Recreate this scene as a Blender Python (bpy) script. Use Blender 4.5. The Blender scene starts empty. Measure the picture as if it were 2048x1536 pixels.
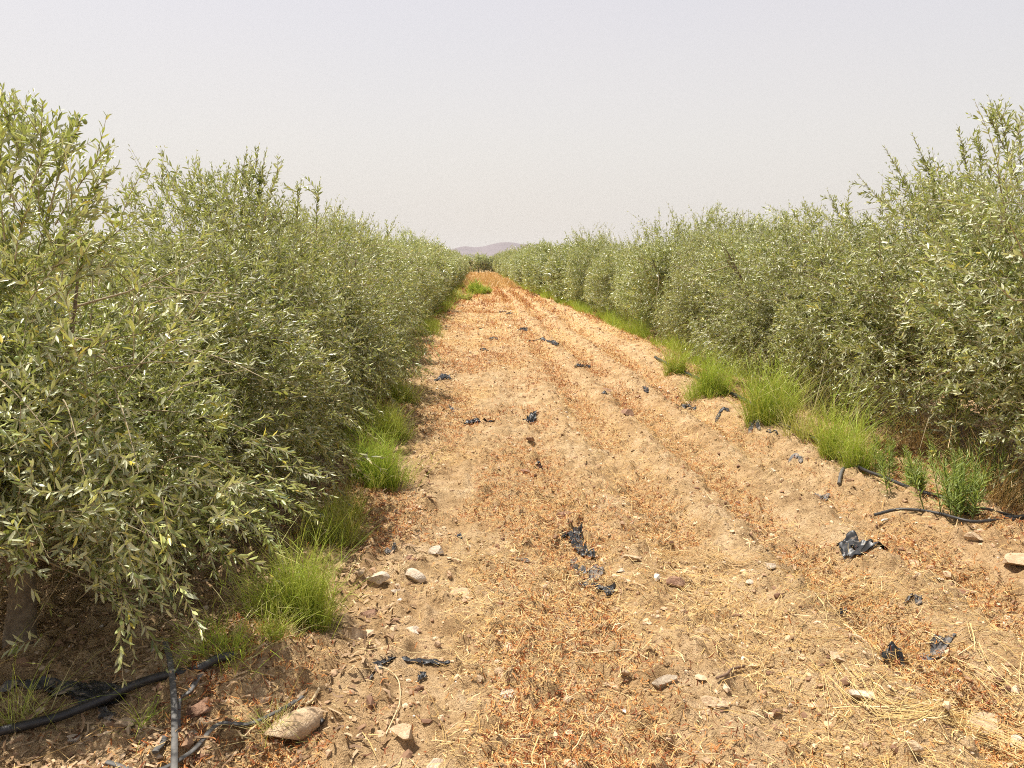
import bpy, math, numpy as np
from mathutils import Vector, Matrix

# ------------------------------------------------------------------ camera, sky, sun, exposure
SC = bpy.context.scene
COL = SC.collection
FPX = 1547.0                       # focal length in pixels of the 2048 px wide photograph
PITCH = math.radians(9.1)          # looking down
YAW = math.radians(2.6)            # looking right of the rows' direction (+Y)
CAM_H = 1.6
cd = bpy.data.cameras.new('camera'); cam = bpy.data.objects.new('camera', cd); COL.objects.link(cam)
cd.sensor_width = 36.0; cd.lens = 36.0 * FPX / 2048.0; cd.clip_start = 0.05; cd.clip_end = 40000
cam.location = (0, 0, CAM_H); cam.rotation_euler = (math.radians(90) - PITCH, 0, -YAW)
SC.camera = cam
SUN_EL, SUN_AZ = math.radians(69), math.atan2(-0.85, 0.40)   # azimuth from +Y towards +X
sdir = Vector((math.sin(SUN_AZ) * math.cos(SUN_EL), math.cos(SUN_AZ) * math.cos(SUN_EL), math.sin(SUN_EL)))
W = bpy.data.worlds.new('World'); SC.world = W; W.use_nodes = True
wn, wl = W.node_tree.nodes, W.node_tree.links
wn.clear()
sky = wn.new('ShaderNodeTexSky'); sky.sky_type = 'NISHITA'; sky.sun_disc = False
sky.sun_elevation = SUN_EL; sky.sun_rotation = SUN_AZ
sky.air_density = 1.0; sky.dust_density = 8.0; sky.ozone_density = 1.0; sky.altitude = 0
# dusty air of a hot day: the blue of the clear sky is mostly washed out to a warm white low down
dust = wn.new('ShaderNodeMix'); dust.data_type = 'RGBA'; dust.inputs[0].default_value = 0.78
tcn = wn.new('ShaderNodeTexCoord'); sx = wn.new('ShaderNodeSeparateXYZ'); rmp = wn.new('ShaderNodeValToRGB')
wl.new(tcn.outputs['Generated'], sx.inputs[0]); wl.new(sx.outputs['Z'], rmp.inputs[0])
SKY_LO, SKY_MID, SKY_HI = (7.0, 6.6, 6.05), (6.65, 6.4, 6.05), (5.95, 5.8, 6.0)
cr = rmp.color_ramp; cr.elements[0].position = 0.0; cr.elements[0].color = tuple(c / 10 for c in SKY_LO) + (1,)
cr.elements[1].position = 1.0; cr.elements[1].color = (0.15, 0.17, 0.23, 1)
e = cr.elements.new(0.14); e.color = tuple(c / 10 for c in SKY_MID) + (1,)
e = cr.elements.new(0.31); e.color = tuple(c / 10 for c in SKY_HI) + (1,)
e = cr.elements.new(0.60); e.color = (0.27, 0.28, 0.32, 1)  # sky from here to the zenith is dimmed to weaken fill light in shadows
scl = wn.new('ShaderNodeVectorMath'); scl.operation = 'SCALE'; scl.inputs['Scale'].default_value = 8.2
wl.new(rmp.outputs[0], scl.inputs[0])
dn = wn.new('ShaderNodeTexNoise'); dn.inputs['Scale'].default_value = 1.6; dn.inputs['Detail'].default_value = 2.0; wl.new(tcn.outputs['Generated'], dn.inputs['Vector'])
dr_ = wn.new('ShaderNodeValToRGB'); dr_.color_ramp.elements[0].position = 0.35; dr_.color_ramp.elements[0].color = (0.965, 0.97, 0.985, 1)
dr_.color_ramp.elements[1].position = 0.65; dr_.color_ramp.elements[1].color = (1.0, 0.985, 0.98, 1); wl.new(dn.outputs[0], dr_.inputs[0])
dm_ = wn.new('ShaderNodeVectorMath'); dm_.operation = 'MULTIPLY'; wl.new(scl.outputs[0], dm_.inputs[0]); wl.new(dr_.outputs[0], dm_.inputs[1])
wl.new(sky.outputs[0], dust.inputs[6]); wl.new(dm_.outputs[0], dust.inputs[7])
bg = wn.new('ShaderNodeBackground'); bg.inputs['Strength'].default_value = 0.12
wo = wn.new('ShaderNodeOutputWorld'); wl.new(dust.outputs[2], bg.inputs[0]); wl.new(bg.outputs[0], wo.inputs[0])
sl = bpy.data.lights.new('sun', 'SUN'); sl.energy = 5.0; sl.angle = math.radians(0.6); sl.color = (1.0, 0.95, 0.86)
so = bpy.data.objects.new('sun', sl); COL.objects.link(so)
so.rotation_euler = sdir.to_track_quat('Z', 'Y').to_euler()
SC.view_settings.view_transform = 'Standard'; SC.view_settings.look = 'None'
SC.view_settings.exposure = 0.56; SC.view_settings.gamma = 1.0
SC.render.engine = 'CYCLES'; SC.render.filter_size = 1.0
cy = SC.cycles; cy.use_denoising = False; cy.filter_width = 1.05; cy.sample_clamp_indirect = 6
cy.max_bounces = 7; cy.diffuse_bounces = 2; cy.glossy_bounces = 2; cy.transmission_bounces = 5
cy.transparent_max_bounces = 4; cy.volume_bounces = 0; cy.caustics_reflective = False; cy.caustics_refractive = False

# ------------------------------------------------------------------ helpers
RNG = np.random.default_rng(7)

def smooth(a): return a * a * (3 - 2 * a)
_LAT = np.random.default_rng(99).random((512, 512))
def vnoise(x, y, s=0):
    x = np.asarray(x, float) + 37.3 * s; y = np.asarray(y, float) + 91.7 * s
    xi = np.floor(x).astype(np.int64); yi = np.floor(y).astype(np.int64)
    fx = smooth(x - xi); fy = smooth(y - yi)
    a = _LAT[xi % 512, yi % 512]; b = _LAT[(xi + 1) % 512, yi % 512]
    c = _LAT[xi % 512, (yi + 1) % 512]; d = _LAT[(xi + 1) % 512, (yi + 1) % 512]
    return (a * (1 - fx) + b * fx) * (1 - fy) + (c * (1 - fx) + d * fx) * fy * 1.0
def fbm(x, y, oct=3, s=0):
    t = 0; amp = 1.0; tot = 0
    for k in range(oct):
        t = t + amp * vnoise(x * 2 ** k, y * 2 ** k, s + k * 5); tot += amp; amp *= 0.5
    return t / tot                                        # about 0.2..0.8, mean 0.5

def path_l(y): return -0.95 + 0.12 * np.sin(y * 0.55 + 1.0) + 0.0 * y
def path_r(y): return 3.0 + 0.10 * np.sin(y * 0.4)

def height(x, y):
    x = np.asarray(x, float); y = np.asarray(y, float)
    x, y = np.broadcast_arrays(x, y)
    inp = np.clip((x + 0.9) / 0.5, 0, 1) * np.clip((3.0 - x) / 0.5, 0, 1)
    wx = x + 0.18 * (vnoise(x * 0.3, y * 0.12, 3) - 0.5) * 2
    fur = np.sin(wx * 2 * math.pi / 0.66 + 0.7)
    amp = 0.014 + 0.042 * np.clip((x - 0.4) / 1.2, 0, 1)
    h = inp * fur * amp * (0.5 + vnoise(x * 0.7, y * 0.5, 8)) * np.exp(-np.clip(y - 14, 0, None) / 30)
    h = h + 0.075 * np.exp(-((x - 3.0) / 0.28) ** 2) * (0.6 + 0.8 * vnoise(x, y * 0.6, 4))
    h = h - 0.05 * np.clip((x - 3.2) / 0.3, 0, 1) * np.clip((6.5 - x) / 1, 0, 1)
    h = h + 0.05 * np.exp(-((x + 1.0) / 0.25) ** 2) * (0.4 + 0.8 * vnoise(x, y * 0.8, 14))
    h = h + 0.075 * np.exp(-((x + 0.93) / 0.27) ** 2 - ((y - 2.85) / 0.33) ** 2)
    near = np.exp(-np.clip(y - 6, 0, None) / 10)
    far = np.exp(-np.clip(np.abs(y) - 60, 0, None) / 200)
    h = h + far * 0.07 * (fbm(x * 0.7, y * 0.6, 2, 21) - 0.5)
    h = h + 0.055 * (fbm(x * 3.1, y * 3.1, 3, 31) - 0.5) * np.exp(-np.clip(y - 25, 0, None) / 25)
    cl = np.clip(fbm(x * 14, y * 14, 2, 41) - 0.52, 0, 1)
    h = h + near * 0.165 * cl + near * 0.03 * np.clip(fbm(x * 7, y * 7, 2, 47) - 0.5, 0, 1) * 2 * (0.35 + 1.3 * vnoise(x * 1.7, y * 1.7, 44))
    h = h + near * 0.011 * (vnoise(x * 42, y * 42, 51) - 0.5)
    return h
def hgt(x, y): return float(height(np.array([x]), np.array([y]))[0])

def G(px, py, z=0.0):
    """the point of the ground seen at pixel (px, py) of the photograph"""
    a = (px - 1024) / FPX; b = -(py - 768) / FPX
    d = Vector((a, math.cos(PITCH) + b * math.sin(PITCH), -math.sin(PITCH) + b * math.cos(PITCH)))
    d.rotate(Matrix.Rotation(-YAW, 3, 'Z'))
    for _ in range(3):
        t = (z - CAM_H) / d.z; x, y = t * d.x, t * d.y
        z = hgt(x, y)
    return Vector((x, y, z))

def mk(name, V, F, mats, parent=None, mi=None, smooth_=True, attrs=None, loc=None):
    """V (N,3), F (M,k) or list of such; links ONE mesh object"""
    me = mesh_data(name, V, F, mats, mi, smooth_, attrs)
    o = bpy.data.objects.new(name, me); COL.objects.link(o)
    if parent: o.parent = parent
    if loc is not None: o.location = loc
    return o
def mesh_data(name, V, F, mats, mi=None, smooth_=True, attrs=None):
    me = bpy.data.meshes.new(name)
    V = np.ascontiguousarray(V, dtype=np.float32)
    Fs = F if isinstance(F, list) else [F]
    Fs = [np.asarray(f, dtype=np.int32) for f in Fs if len(f)]
    nl = sum(f.size for f in Fs); nf = sum(len(f) for f in Fs)
    me.vertices.add(len(V)); me.vertices.foreach_set('co', V.ravel())
    me.loops.add(nl); me.loops.foreach_set('vertex_index', np.concatenate([f.ravel() for f in Fs]))
    me.polygons.add(nf)
    tot = np.concatenate([np.full(len(f), f.shape[1], np.int32) for f in Fs])
    st = np.concatenate([[0], np.cumsum(tot)[:-1]]).astype(np.int32)
    me.polygons.foreach_set('loop_start', st); me.polygons.foreach_set('loop_total', tot)
    if mi is not None: me.polygons.foreach_set('material_index', np.asarray(mi, np.int32))
    me.polygons.foreach_set('use_smooth', np.full(nf, smooth_, bool))
    for m in (mats if isinstance(mats, (list, tuple)) else [mats]): me.materials.append(m)
    for k, v in (attrs or {}).items():
        at = me.attributes.new(k, 'FLOAT', 'POINT'); at.data.foreach_set('value', np.asarray(v, np.float32).ravel())
    me.update(calc_edges=True); me.validate()
    return me
def tag(o, label=None, cat=None, group=None, kind=None):
    if label: o['label'] = label
    if cat: o['category'] = cat
    if group: o['group'] = group
    if kind: o['kind'] = kind
    return o
def empty(name, loc, rz=0):
    o = bpy.data.objects.new(name, None); COL.objects.link(o); o.location = loc; o.rotation_euler = (0, 0, rz)
    o.empty_display_size = 0.2
    return o

class Acc:
    """collects vertices/faces of one mesh"""
    def __init__(s): s.V = []; s.F4 = []; s.F3 = []; s.m4 = []; s.m3 = []; s.T = []; s.n = 0
    def add(s, V, F, m=0, tint=None):
        V = np.asarray(V).reshape(-1, 3)
        F = np.asarray(F).reshape(-1, np.asarray(F).shape[-1]) + s.n
        (s.F4 if F.shape[1] == 4 else s.F3).append(F); (s.m4 if F.shape[1] == 4 else s.m3).append(np.full(len(F), m))
        s.V.append(V); s.T.append(np.zeros(len(V)) if tint is None else np.asarray(tint).ravel()); s.n += len(V)
    def data(s, name, mats, smooth_=True):
        F = []; mi = []
        if s.F4: F.append(np.concatenate(s.F4)); mi.append(np.concatenate(s.m4))
        if s.F3: F.append(np.concatenate(s.F3)); mi.append(np.concatenate(s.m3))
        return mesh_data(name, np.concatenate(s.V), F, mats, np.concatenate(mi), smooth_, {'tint': np.concatenate(s.T)})
    def obj(s, name, mats, parent=None, loc=None, smooth_=True):
        o = bpy.data.objects.new(name, s.data(name, mats, smooth_)); COL.objects.link(o)
        if parent: o.parent = parent
        if loc is not None: o.location = loc
        return o

def nrm(v): return v / np.maximum(np.linalg.norm(v, axis=-1, keepdims=True), 1e-9)
def perp(d):
    r = np.where(np.abs(d[..., 2:3]) < 0.9, np.array([0, 0, 1.0]), np.array([1.0, 0, 0]))
    u = nrm(np.cross(d, r)); return u, np.cross(d, u)
def tubes(P, R, sides=4, cap=True):
    """P (N,S,3) paths, R (N,S) radii -> V, F"""
    N, S, _ = P.shape
    T = np.gradient(P, axis=1); T = nrm(T)
    u, v = perp(T.mean(axis=1)[:, None, :].repeat(S, 1))
    v = nrm(np.cross(T, u)); u = nrm(np.cross(v, T))
    a = np.arange(sides) * 2 * math.pi / sides
    V = P[:, :, None, :] + R[:, :, None, None] * (u[:, :, None, :] * np.cos(a)[:, None] + v[:, :, None, :] * np.sin(a)[:, None])
    idx = np.arange(N * S * sides).reshape(N, S, sides)
    n = np.roll(idx, -1, axis=2)
    F = np.stack([idx[:, :-1], n[:, :-1], n[:, 1:], idx[:, 1:]], -1).reshape(-1, 4)
    return V.reshape(-1, 3), F[:, ::-1]

# ------------------------------------------------------------------ materials
def mat(name):
    m = bpy.data.materials.new(name); m.use_nodes = True
    nt = m.node_tree; b = nt.nodes['Principled BSDF']
    return m, nt.nodes, nt.links, b
def ramp(n, pts):
    r = n.new('ShaderNodeValToRGB'); c = r.color_ramp
    c.elements[0].position, c.elements[0].color = pts[0][0], pts[0][1] + (1,)
    c.elements[1].position, c.elements[1].color = pts[-1][0], pts[-1][1] + (1,)
    for p, q in pts[1:-1]: c.elements.new(p).color = q + (1,)
    return r
def noise(n, l, scale, detail=4, rough=0.55, co='Object', vec=None):
    t = n.new('ShaderNodeTexNoise'); t.inputs['Scale'].default_value = scale
    t.inputs['Detail'].default_value = detail; t.inputs['Roughness'].default_value = rough
    c = n.new('ShaderNodeTexCoord'); l.new(vec if vec else c.outputs[co], t.inputs['Vector'])
    return t
def mixc(n, l, fac, a, b, mode='MIX'):
    m = n.new('ShaderNodeMix'); m.data_type = 'RGBA'; m.blend_type = mode
    for s, i in ((fac, 0), (a, 6), (b, 7)):
        if hasattr(s, 'links'): l.new(s, m.inputs[i])
        elif isinstance(s, tuple): m.inputs[i].default_value = s + (1,)
        else: m.inputs[i].default_value = s
    return m.outputs[2]
def bump(n, l, h, b, strength=0.4, dist=0.01):
    u = n.new('ShaderNodeBump'); u.inputs['Strength'].default_value = strength; u.inputs['Distance'].default_value = dist
    l.new(h, u.inputs['Height']); l.new(u.outputs[0], b.inputs['Normal'])
def attr(n, name='tint'):
    a = n.new('ShaderNodeAttribute'); a.attribute_name = name; return a.outputs['Fac']

def leaf_material(name, top, under, rough=0.38, trans=0.25, tcol=(0.25, 0.36, 0.06), spec=0.5, obj_var=0.12):
    m, n, l, b = mat(name)
    tr = ramp(n, top); l.new(attr(n), tr.inputs[0])
    ur = ramp(n, under); l.new(attr(n), ur.inputs[0])
    g = n.new('ShaderNodeNewGeometry')
    c = mixc(n, l, g.outputs['Backfacing'], tr.outputs[0], ur.outputs[0])
    oi = n.new('ShaderNodeObjectInfo')
    hs = n.new('ShaderNodeHueSaturation'); l.new(c, hs.inputs['Color'])
    mr = n.new('ShaderNodeMapRange'); mr.inputs['To Min'].default_value = 1 - obj_var; mr.inputs['To Max'].default_value = 1 + obj_var
    l.new(oi.outputs['Random'], mr.inputs[0]); l.new(mr.outputs[0], hs.inputs['Value'])
    mr2 = n.new('ShaderNodeMapRange'); mr2.inputs['To Min'].default_value = 0.488; mr2.inputs['To Max'].default_value = 0.508
    l.new(oi.outputs['Random'], mr2.inputs[0]); l.new(mr2.outputs[0], hs.inputs['Hue'])
    l.new(hs.outputs[0], b.inputs['Base Color']); b.inputs['Roughness'].default_value = rough
    b.inputs['Specular IOR Level'].default_value = spec
    t = n.new('ShaderNodeBsdfTranslucent'); t.inputs[0].default_value = tcol + (1,)
    ms = n.new('ShaderNodeMixShader'); ms.inputs[0].default_value = trans
    l.new(b.outputs[0], ms.inputs[1]); l.new(t.outputs[0], ms.inputs[2])
    l.new(ms.outputs[0], n['Material Output'].inputs[0])
    return m
M = {}
M['olive'] = leaf_material('olive_leaf',
    [(0.0, (0.048, 0.072, 0.018)), (0.35, (0.185, 0.222, 0.066)), (0.70, (0.47, 0.49, 0.18)), (0.96, (0.62, 0.62, 0.20)), (1.0, (0.62, 0.50, 0.08))],
    [(0.0, (0.34, 0.36, 0.21)), (0.9, (0.68, 0.68, 0.46)), (1.0, (0.60, 0.54, 0.2))], 0.38, 0.22, (0.58, 0.64, 0.13), 0.6, obj_var=0.22)
M['grass'] = leaf_material('green_grass',
    [(0.0, (0.10, 0.18, 0.012)), (0.45, (0.32, 0.45, 0.035)), (0.8, (0.54, 0.59, 0.11)), (1.0, (0.70, 0.60, 0.30))],
    [(0.0, (0.10, 0.18, 0.012)), (0.45, (0.32, 0.45, 0.035)), (0.8, (0.54, 0.59, 0.11)), (1.0, (0.70, 0.60, 0.30))], 0.5, 0.35, (0.46, 0.50, 0.08), 0.35)
M['weed'] = leaf_material('weed_leaf',
    [(0.0, (0.12, 0.19, 0.03)), (0.7, (0.24, 0.32, 0.06)), (1.0, (0.42, 0.46, 0.14))],
    [(0.0, (0.15, 0.21, 0.05)), (1.0, (0.36, 0.42, 0.14))], 0.45, 0.3, (0.42, 0.52, 0.08), 0.4)
M['straw'] = leaf_material('dry_straw',
    [(0.0, (0.48, 0.29, 0.09)), (0.5, (0.68, 0.46, 0.17)), (1.0, (0.82, 0.66, 0.34))],
    [(0.0, (0.48, 0.29, 0.09)), (0.5, (0.68, 0.46, 0.17)), (1.0, (0.82, 0.66, 0.34))], 0.45, 0.12, (0.7, 0.5, 0.2), 0.4)
M['red'] = leaf_material('red_dry_weed',
    [(0.0, (0.07, 0.020, 0.008)), (0.3, (0.28, 0.085, 0.022)), (0.6, (0.54, 0.245, 0.06)), (1.0, (0.82, 0.58, 0.24))],
    [(0.0, (0.07, 0.020, 0.008)), (0.3, (0.28, 0.085, 0.022)), (0.6, (0.54, 0.245, 0.06)), (1.0, (0.82, 0.58, 0.24))], 0.6, 0.12, (0.5, 0.2, 0.05), 0.2)
M['litter'] = leaf_material('dry_leaf_litter',
    [(0.0, (0.14, 0.08, 0.04)), (0.5, (0.33, 0.21, 0.11)), (1.0, (0.60, 0.44, 0.26))],
    [(0.0, (0.2, 0.12, 0.06)), (1.0, (0.6, 0.46, 0.3))], 0.6, 0.08, (0.5, 0.3, 0.1), 0.25)

def bark(name, c1, c2, sc=30):
    m, n, l, b = mat(name)
    t = noise(n, l, sc, 5, 0.65); r = ramp(n, [(0.3, c1), (0.7, c2)]); l.new(t.outputs[0], r.inputs[0])
    l.new(r.outputs[0], b.inputs['Base Color']); b.inputs['Roughness'].default_value = 0.85
    bump(n, l, t.outputs[0], b, 0.7, 0.008); return m
M['bark'] = bark('olive_bark', (0.10, 0.07, 0.045), (0.27, 0.21, 0.14))
M['twig'] = bark('twig_bark', (0.25, 0.19, 0.10), (0.42, 0.35, 0.22), 60)
m, n, l, b = mat('green_olive'); b.inputs['Base Color'].default_value = (0.22, 0.30, 0.08, 1); b.inputs['Roughness'].default_value = 0.4
t = noise(n, l, 90, 2); r = ramp(n, [(0.3, (0.17, 0.25, 0.06)), (0.75, (0.33, 0.40, 0.14))]); l.new(t.outputs[0], r.inputs[0]); l.new(r.outputs[0], b.inputs['Base Color'])
M['fruit'] = m

# soil: dry ochre earth, redder where weeds lie, paler on the crusts
m, n, l, b = mat('dry_soil')
big = noise(n, l, 0.9, 4); mid = noise(n, l, 6, 6, 0.6); fine = noise(n, l, 55, 6, 0.7); grit = noise(n, l, 230, 3, 0.6)
r1 = ramp(n, [(0.30, (0.43, 0.29, 0.155)), (0.5, (0.69, 0.50, 0.285)), (0.72, (0.87, 0.68, 0.44))]); l.new(mid.outputs[0], r1.inputs[0])
r2 = ramp(n, [(0.35, (0.86, 0.76, 0.66)), (0.65, (1.0, 1.0, 1.0))]); l.new(big.outputs[0], r2.inputs[0])
c = mixc(n, l, 0.7, r1.outputs[0], r2.outputs[0], 'MULTIPLY')
r3 = ramp(n, [(0.36, (0.40, 0.33, 0.28)), (0.47, (0.95, 0.93, 0.9)), (0.70, (1.2, 1.18, 1.14))]); l.new(fine.outputs[0], r3.inputs[0])
c = mixc(n, l, 0.75, c, r3.outputs[0], 'MULTIPLY')
r4 = ramp(n, [(0.36, (0.55, 0.45, 0.38)), (0.50, (1, 1, 1)), (0.66, (1.25, 1.2, 1.15))]); l.new(grit.outputs[0], r4.inputs[0])
c = mixc(n, l, 0.6, c, r4.outputs[0], 'MULTIPLY')
# fine debris too small to be separate pieces, denser where the straw and weeds lie
fl = noise(n, l, 120, 3, 0.7); fr = ramp(n, [(0.42, (0.44, 0.18, 0.06)), (0.52, (0.80, 0.58, 0.27))]); l.new(fl.outputs[0], fr.inputs[0])
fm = noise(n, l, 38, 4, 0.8); fmr = ramp(n, [(0.46, (0, 0, 0)), (0.54, (1, 1, 1))]); l.new(fm.outputs[0], fmr.inputs[0])
mu = n.new('ShaderNodeMath'); mu.operation = 'MULTIPLY'; l.new(fmr.outputs[0], mu.inputs[0]); l.new(attr(n, 'litter'), mu.inputs[1])
c = mixc(n, l, mu.outputs[0], c, fr.outputs[0])
l.new(c, b.inputs['Base Color']); b.inputs['Roughness'].default_value = 0.95; b.inputs['Specular IOR Level'].default_value = 0.15
ad = n.new('ShaderNodeMath'); ad.operation = 'ADD'; l.new(fine.outputs[0], ad.inputs[0]); l.new(grit.outputs[0], ad.inputs[1])
bump(n, l, ad.outputs[0], b, 1.0, 0.02)
M['soil'] = m

def stone(name, c1, c2, c3, sc=18):
    m, n, l, b = mat(name)
    t = noise(n, l, sc, 6, 0.65); r = ramp(n, [(0.3, c1), (0.5, c2), (0.7, c3)]); l.new(t.outputs[0], r.inputs[0])
    oi = n.new('ShaderNodeObjectInfo')
    sp = noise(n, l, sc * 7, 3, 0.7); r2 = ramp(n, [(0.38, (0.6, 0.55, 0.5)), (0.55, (1, 1, 1))]); l.new(sp.outputs[0], r2.inputs[0])
    c = mixc(n, l, 0.6, r.outputs[0], r2.outputs[0], 'MULTIPLY')
    l.new(c, b.inputs['Base Color']); b.inputs['Roughness'].default_value = 0.9
    ad = n.new('ShaderNodeMath'); ad.operation = 'ADD'; l.new(t.outputs[0], ad.inputs[0]); l.new(sp.outputs[0], ad.inputs[1])
    bump(n, l, ad.outputs[0], b, 0.7, 0.01); return m
M['tan'] = stone('tan_stone', (0.38, 0.25, 0.14), (0.54, 0.39, 0.24), (0.64, 0.50, 0.34))
M['pale'] = stone('pale_stone', (0.42, 0.31, 0.21), (0.60, 0.50, 0.38), (0.74, 0.66, 0.55))
M['brown'] = stone('brown_stone', (0.17, 0.09, 0.055), (0.32, 0.18, 0.11), (0.44, 0.29, 0.19))
M['grey'] = stone('grey_stone', (0.30, 0.23, 0.16), (0.45, 0.36, 0.26), (0.58, 0.49, 0.37))
m, n, l, b = mat('gravel_stone')
r = ramp(n, [(0.0, (0.16, 0.08, 0.045)), (0.3, (0.36, 0.22, 0.125)), (0.65, (0.55, 0.39, 0.24)), (0.95, (0.66, 0.51, 0.34)), (1.0, (0.72, 0.64, 0.54))]); l.new(attr(n), r.inputs[0])
l.new(r.outputs[0], b.inputs['Base Color']); b.inputs['Roughness'].default_value = 0.9; M['gravel'] = m

def film(name, c1, c2, rough, dust_c=(0.45, 0.34, 0.24), dust_amt=0.55):
    m, n, l, b = mat(name)
    t = noise(n, l, 35, 4, 0.6); r = ramp(n, [(0.3, c1), (0.7, c2)]); l.new(t.outputs[0], r.inputs[0])
    d = noise(n, l, 22, 5, 0.7); dr = ramp(n, [(dust_amt, (0, 0, 0)), (min(dust_amt + 0.18, 1), (1, 1, 1))]); l.new(d.outputs[0], dr.inputs[0])
    c = mixc(n, l, dr.outputs[0], r.outputs[0], dust_c); l.new(c, b.inputs['Base Color'])
    rr = n.new('ShaderNodeMapRange'); rr.inputs['To Min'].default_value = rough; rr.inputs['To Max'].default_value = 0.85; l.new(dr.outputs[0], rr.inputs[0]); l.new(rr.outputs[0], b.inputs['Roughness'])
    bump(n, l, t.outputs[0], b, 0.25, 0.003); return m
M['film'] = film('black_film', (0.010, 0.011, 0.013), (0.028, 0.027, 0.027), 0.42, dust_amt=0.60)
M['film_grey'] = film('dusty_film', (0.035, 0.034, 0.034), (0.11, 0.105, 0.10), 0.5, dust_amt=0.52)
M['hose'] = film('black_hose', (0.018, 0.017, 0.017), (0.05, 0.045, 0.042), 0.5, dust_amt=0.62)
M['hose_grey'] = film('grey_hose', (0.065, 0.06, 0.056), (0.15, 0.14, 0.125), 0.6, dust_amt=0.60)
m, n, l, b = mat('hill_rock'); t = noise(n, l, 0.004, 6, 0.6); r = ramp(n, [(0.35, (0.11, 0.088, 0.10)), (0.65, (0.18, 0.145, 0.155))]); l.new(t.outputs[0], r.inputs[0])
l.new(r.outputs[0], b.inputs['Base Color']); b.inputs['Roughness'].default_value = 1.0; M['hill'] = m

# ------------------------------------------------------------------ where litter lies
def red_mask(x, y):
    wx = x + 0.18 * (vnoise(x * 0.3, y * 0.12, 3) - 0.5) * 2
    fur = 0.5 - 0.5 * np.sin(wx * 2 * math.pi / 0.66 + 0.7)            # in the furrows' low lines
    p = fbm(x * 1.6, y * 0.9, 3, 61)
    side = np.clip((x - 0.1) / 1.2, 0, 1)
    m = np.clip((p - 0.47) * 6, 0, 1) * (0.12 + 0.88 * (1 - side)) + side * np.clip((fur - 0.38) * 3, 0, 1) * np.clip((p - 0.33) * 5, 0, 1)
    m = m * np.clip((x + 1.3) / 0.4, 0, 1)
    bare = np.exp(-((x - 0.75) / 0.55) ** 2 - ((y - 2.65) / 0.55) ** 2)
    return np.clip(m, 0, 1) * (1 - 0.75 * bare) * (1 - 0.72 * np.clip((y - 5.5) / 10, 0, 1))
def straw_mask(x, y):
    p = fbm(x * 1.3 + 5, y * 0.7, 3, 71)
    m = np.clip((p - 0.42) * 4, 0, 1)
    m = np.maximum(m, 1.0 * np.exp(-((x - 1.7) / 0.7) ** 2 - ((y - 3.6) / 0.55) ** 2))
    m = np.maximum(m, 0.8 * np.clip((y - 9) / 8, 0, 1) * np.clip((p - 0.25) * 3, 0, 1))
    bare = np.exp(-((x - 0.75) / 0.55) ** 2 - ((y - 2.6) / 0.5) ** 2)
    wx = x + 0.18 * (vnoise(x * 0.3, y * 0.12, 3) - 0.5) * 2
    crest = np.clip((np.sin(wx * 2 * math.pi / 0.66 + 0.7) - 0.15) * 2, 0, 1) * np.clip((x - 0.3) / 0.8, 0, 1) * np.clip((y - 2.8) / 1.0, 0, 1)
    return np.clip(m, 0, 1) * (1 - 0.8 * bare) * (1 - 0.8 * crest)

# ------------------------------------------------------------------ ground sheet
def grow(start, step, rate, end):
    out = [start]; s = step
    while out[-1] < end: out.append(out[-1] + s); s *= rate
    return out
ys = [-400, -150, -60, -25, -12, -6, -3, -1.5, -0.5, 0.3, 0.8, 1.1, 1.3]
y = 1.4
while y < 60: ys.append(y); y += max(0.011, 0.0048 * y)
while y < 14000: ys.append(y); y *= 1.06
ys = np.array(ys + [14000.0])
xr = grow(4.4, 0.016, 1.035, 9000); xl = [-v for v in grow(2.6, 0.014, 1.035, 9000)][::-1]
xs = np.array(xl + list(np.arange(-2.588, 4.39, 0.0125)) + xr)
X, Y = np.meshgrid(xs, ys)
Z = height(X, Y)
Z = Z * np.exp(-np.clip(np.hypot(X, Y) - 150, 0, None) / 300)
nx, ny = len(xs), len(ys)
I = np.arange(nx * ny).reshape(ny, nx)
F = np.stack([I[:-1, :-1], I[:-1, 1:], I[1:, 1:], I[1:, :-1]], -1).reshape(-1, 4)
lit = np.clip(0.10 + 0.75 * np.maximum(red_mask(X, Y), straw_mask(X, Y)), 0, 1)
ground = mk('ground', np.stack([X, Y, Z], -1).reshape(-1, 3), F, M['soil'], attrs={'litter': lit})
tag(ground, 'dry ochre earth of the olive grove', kind='structure')

# ------------------------------------------------------------------ far hills
def px_dir(px, py):
    a = (px - 1024) / FPX; b = -(py - 768) / FPX
    d = Vector((a, math.cos(PITCH) + b * math.sin(PITCH), -math.sin(PITCH) + b * math.cos(PITCH))); d.rotate(Matrix.Rotation(-YAW, 3, 'Z')); return d
prof = [(300, 517), (600, 512), (800, 502), (880, 500), (905, 496), (918, 492), (930, 490), (948, 492), (965, 491), (985, 486), (1000, 482.5), (1012, 482), (1030, 483), (1042, 486), (1062, 486), (1075, 484.5), (1105, 488), (1150, 492), (1300, 502), (1600, 512), (2000, 518)]
HX, HZ = [], []
for px, py in prof:
    d = px_dir(px, py); HX.append(d.x / d.y * 2600); HZ.append(CAM_H + d.z / d.y * 2600)
hx = np.linspace(HX[0], HX[-1], 320); v = np.linspace(-1, 1, 90)
HXg, Vg = np.meshgrid(hx, v)
ridge = np.interp(HXg, HX, HZ)
rg = np.abs(fbm(HXg / 85, Vg * 5, 4, 5) - 0.5) * 2
sp = np.clip(1 - np.abs(Vg), 0, 1) ** 1.3
zz = ridge * sp * (1 - 0.35 * rg * (1 - sp) * 2 * np.clip(1 - sp + .3, 0, 1)) - 3
yy = 2600 + Vg * 700
I = np.arange(hx.size * v.size).reshape(v.size, hx.size)
F = np.stack([I[:-1, :-1], I[:-1, 1:], I[1:, 1:], I[1:, :-1]], -1).reshape(-1, 4)
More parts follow.
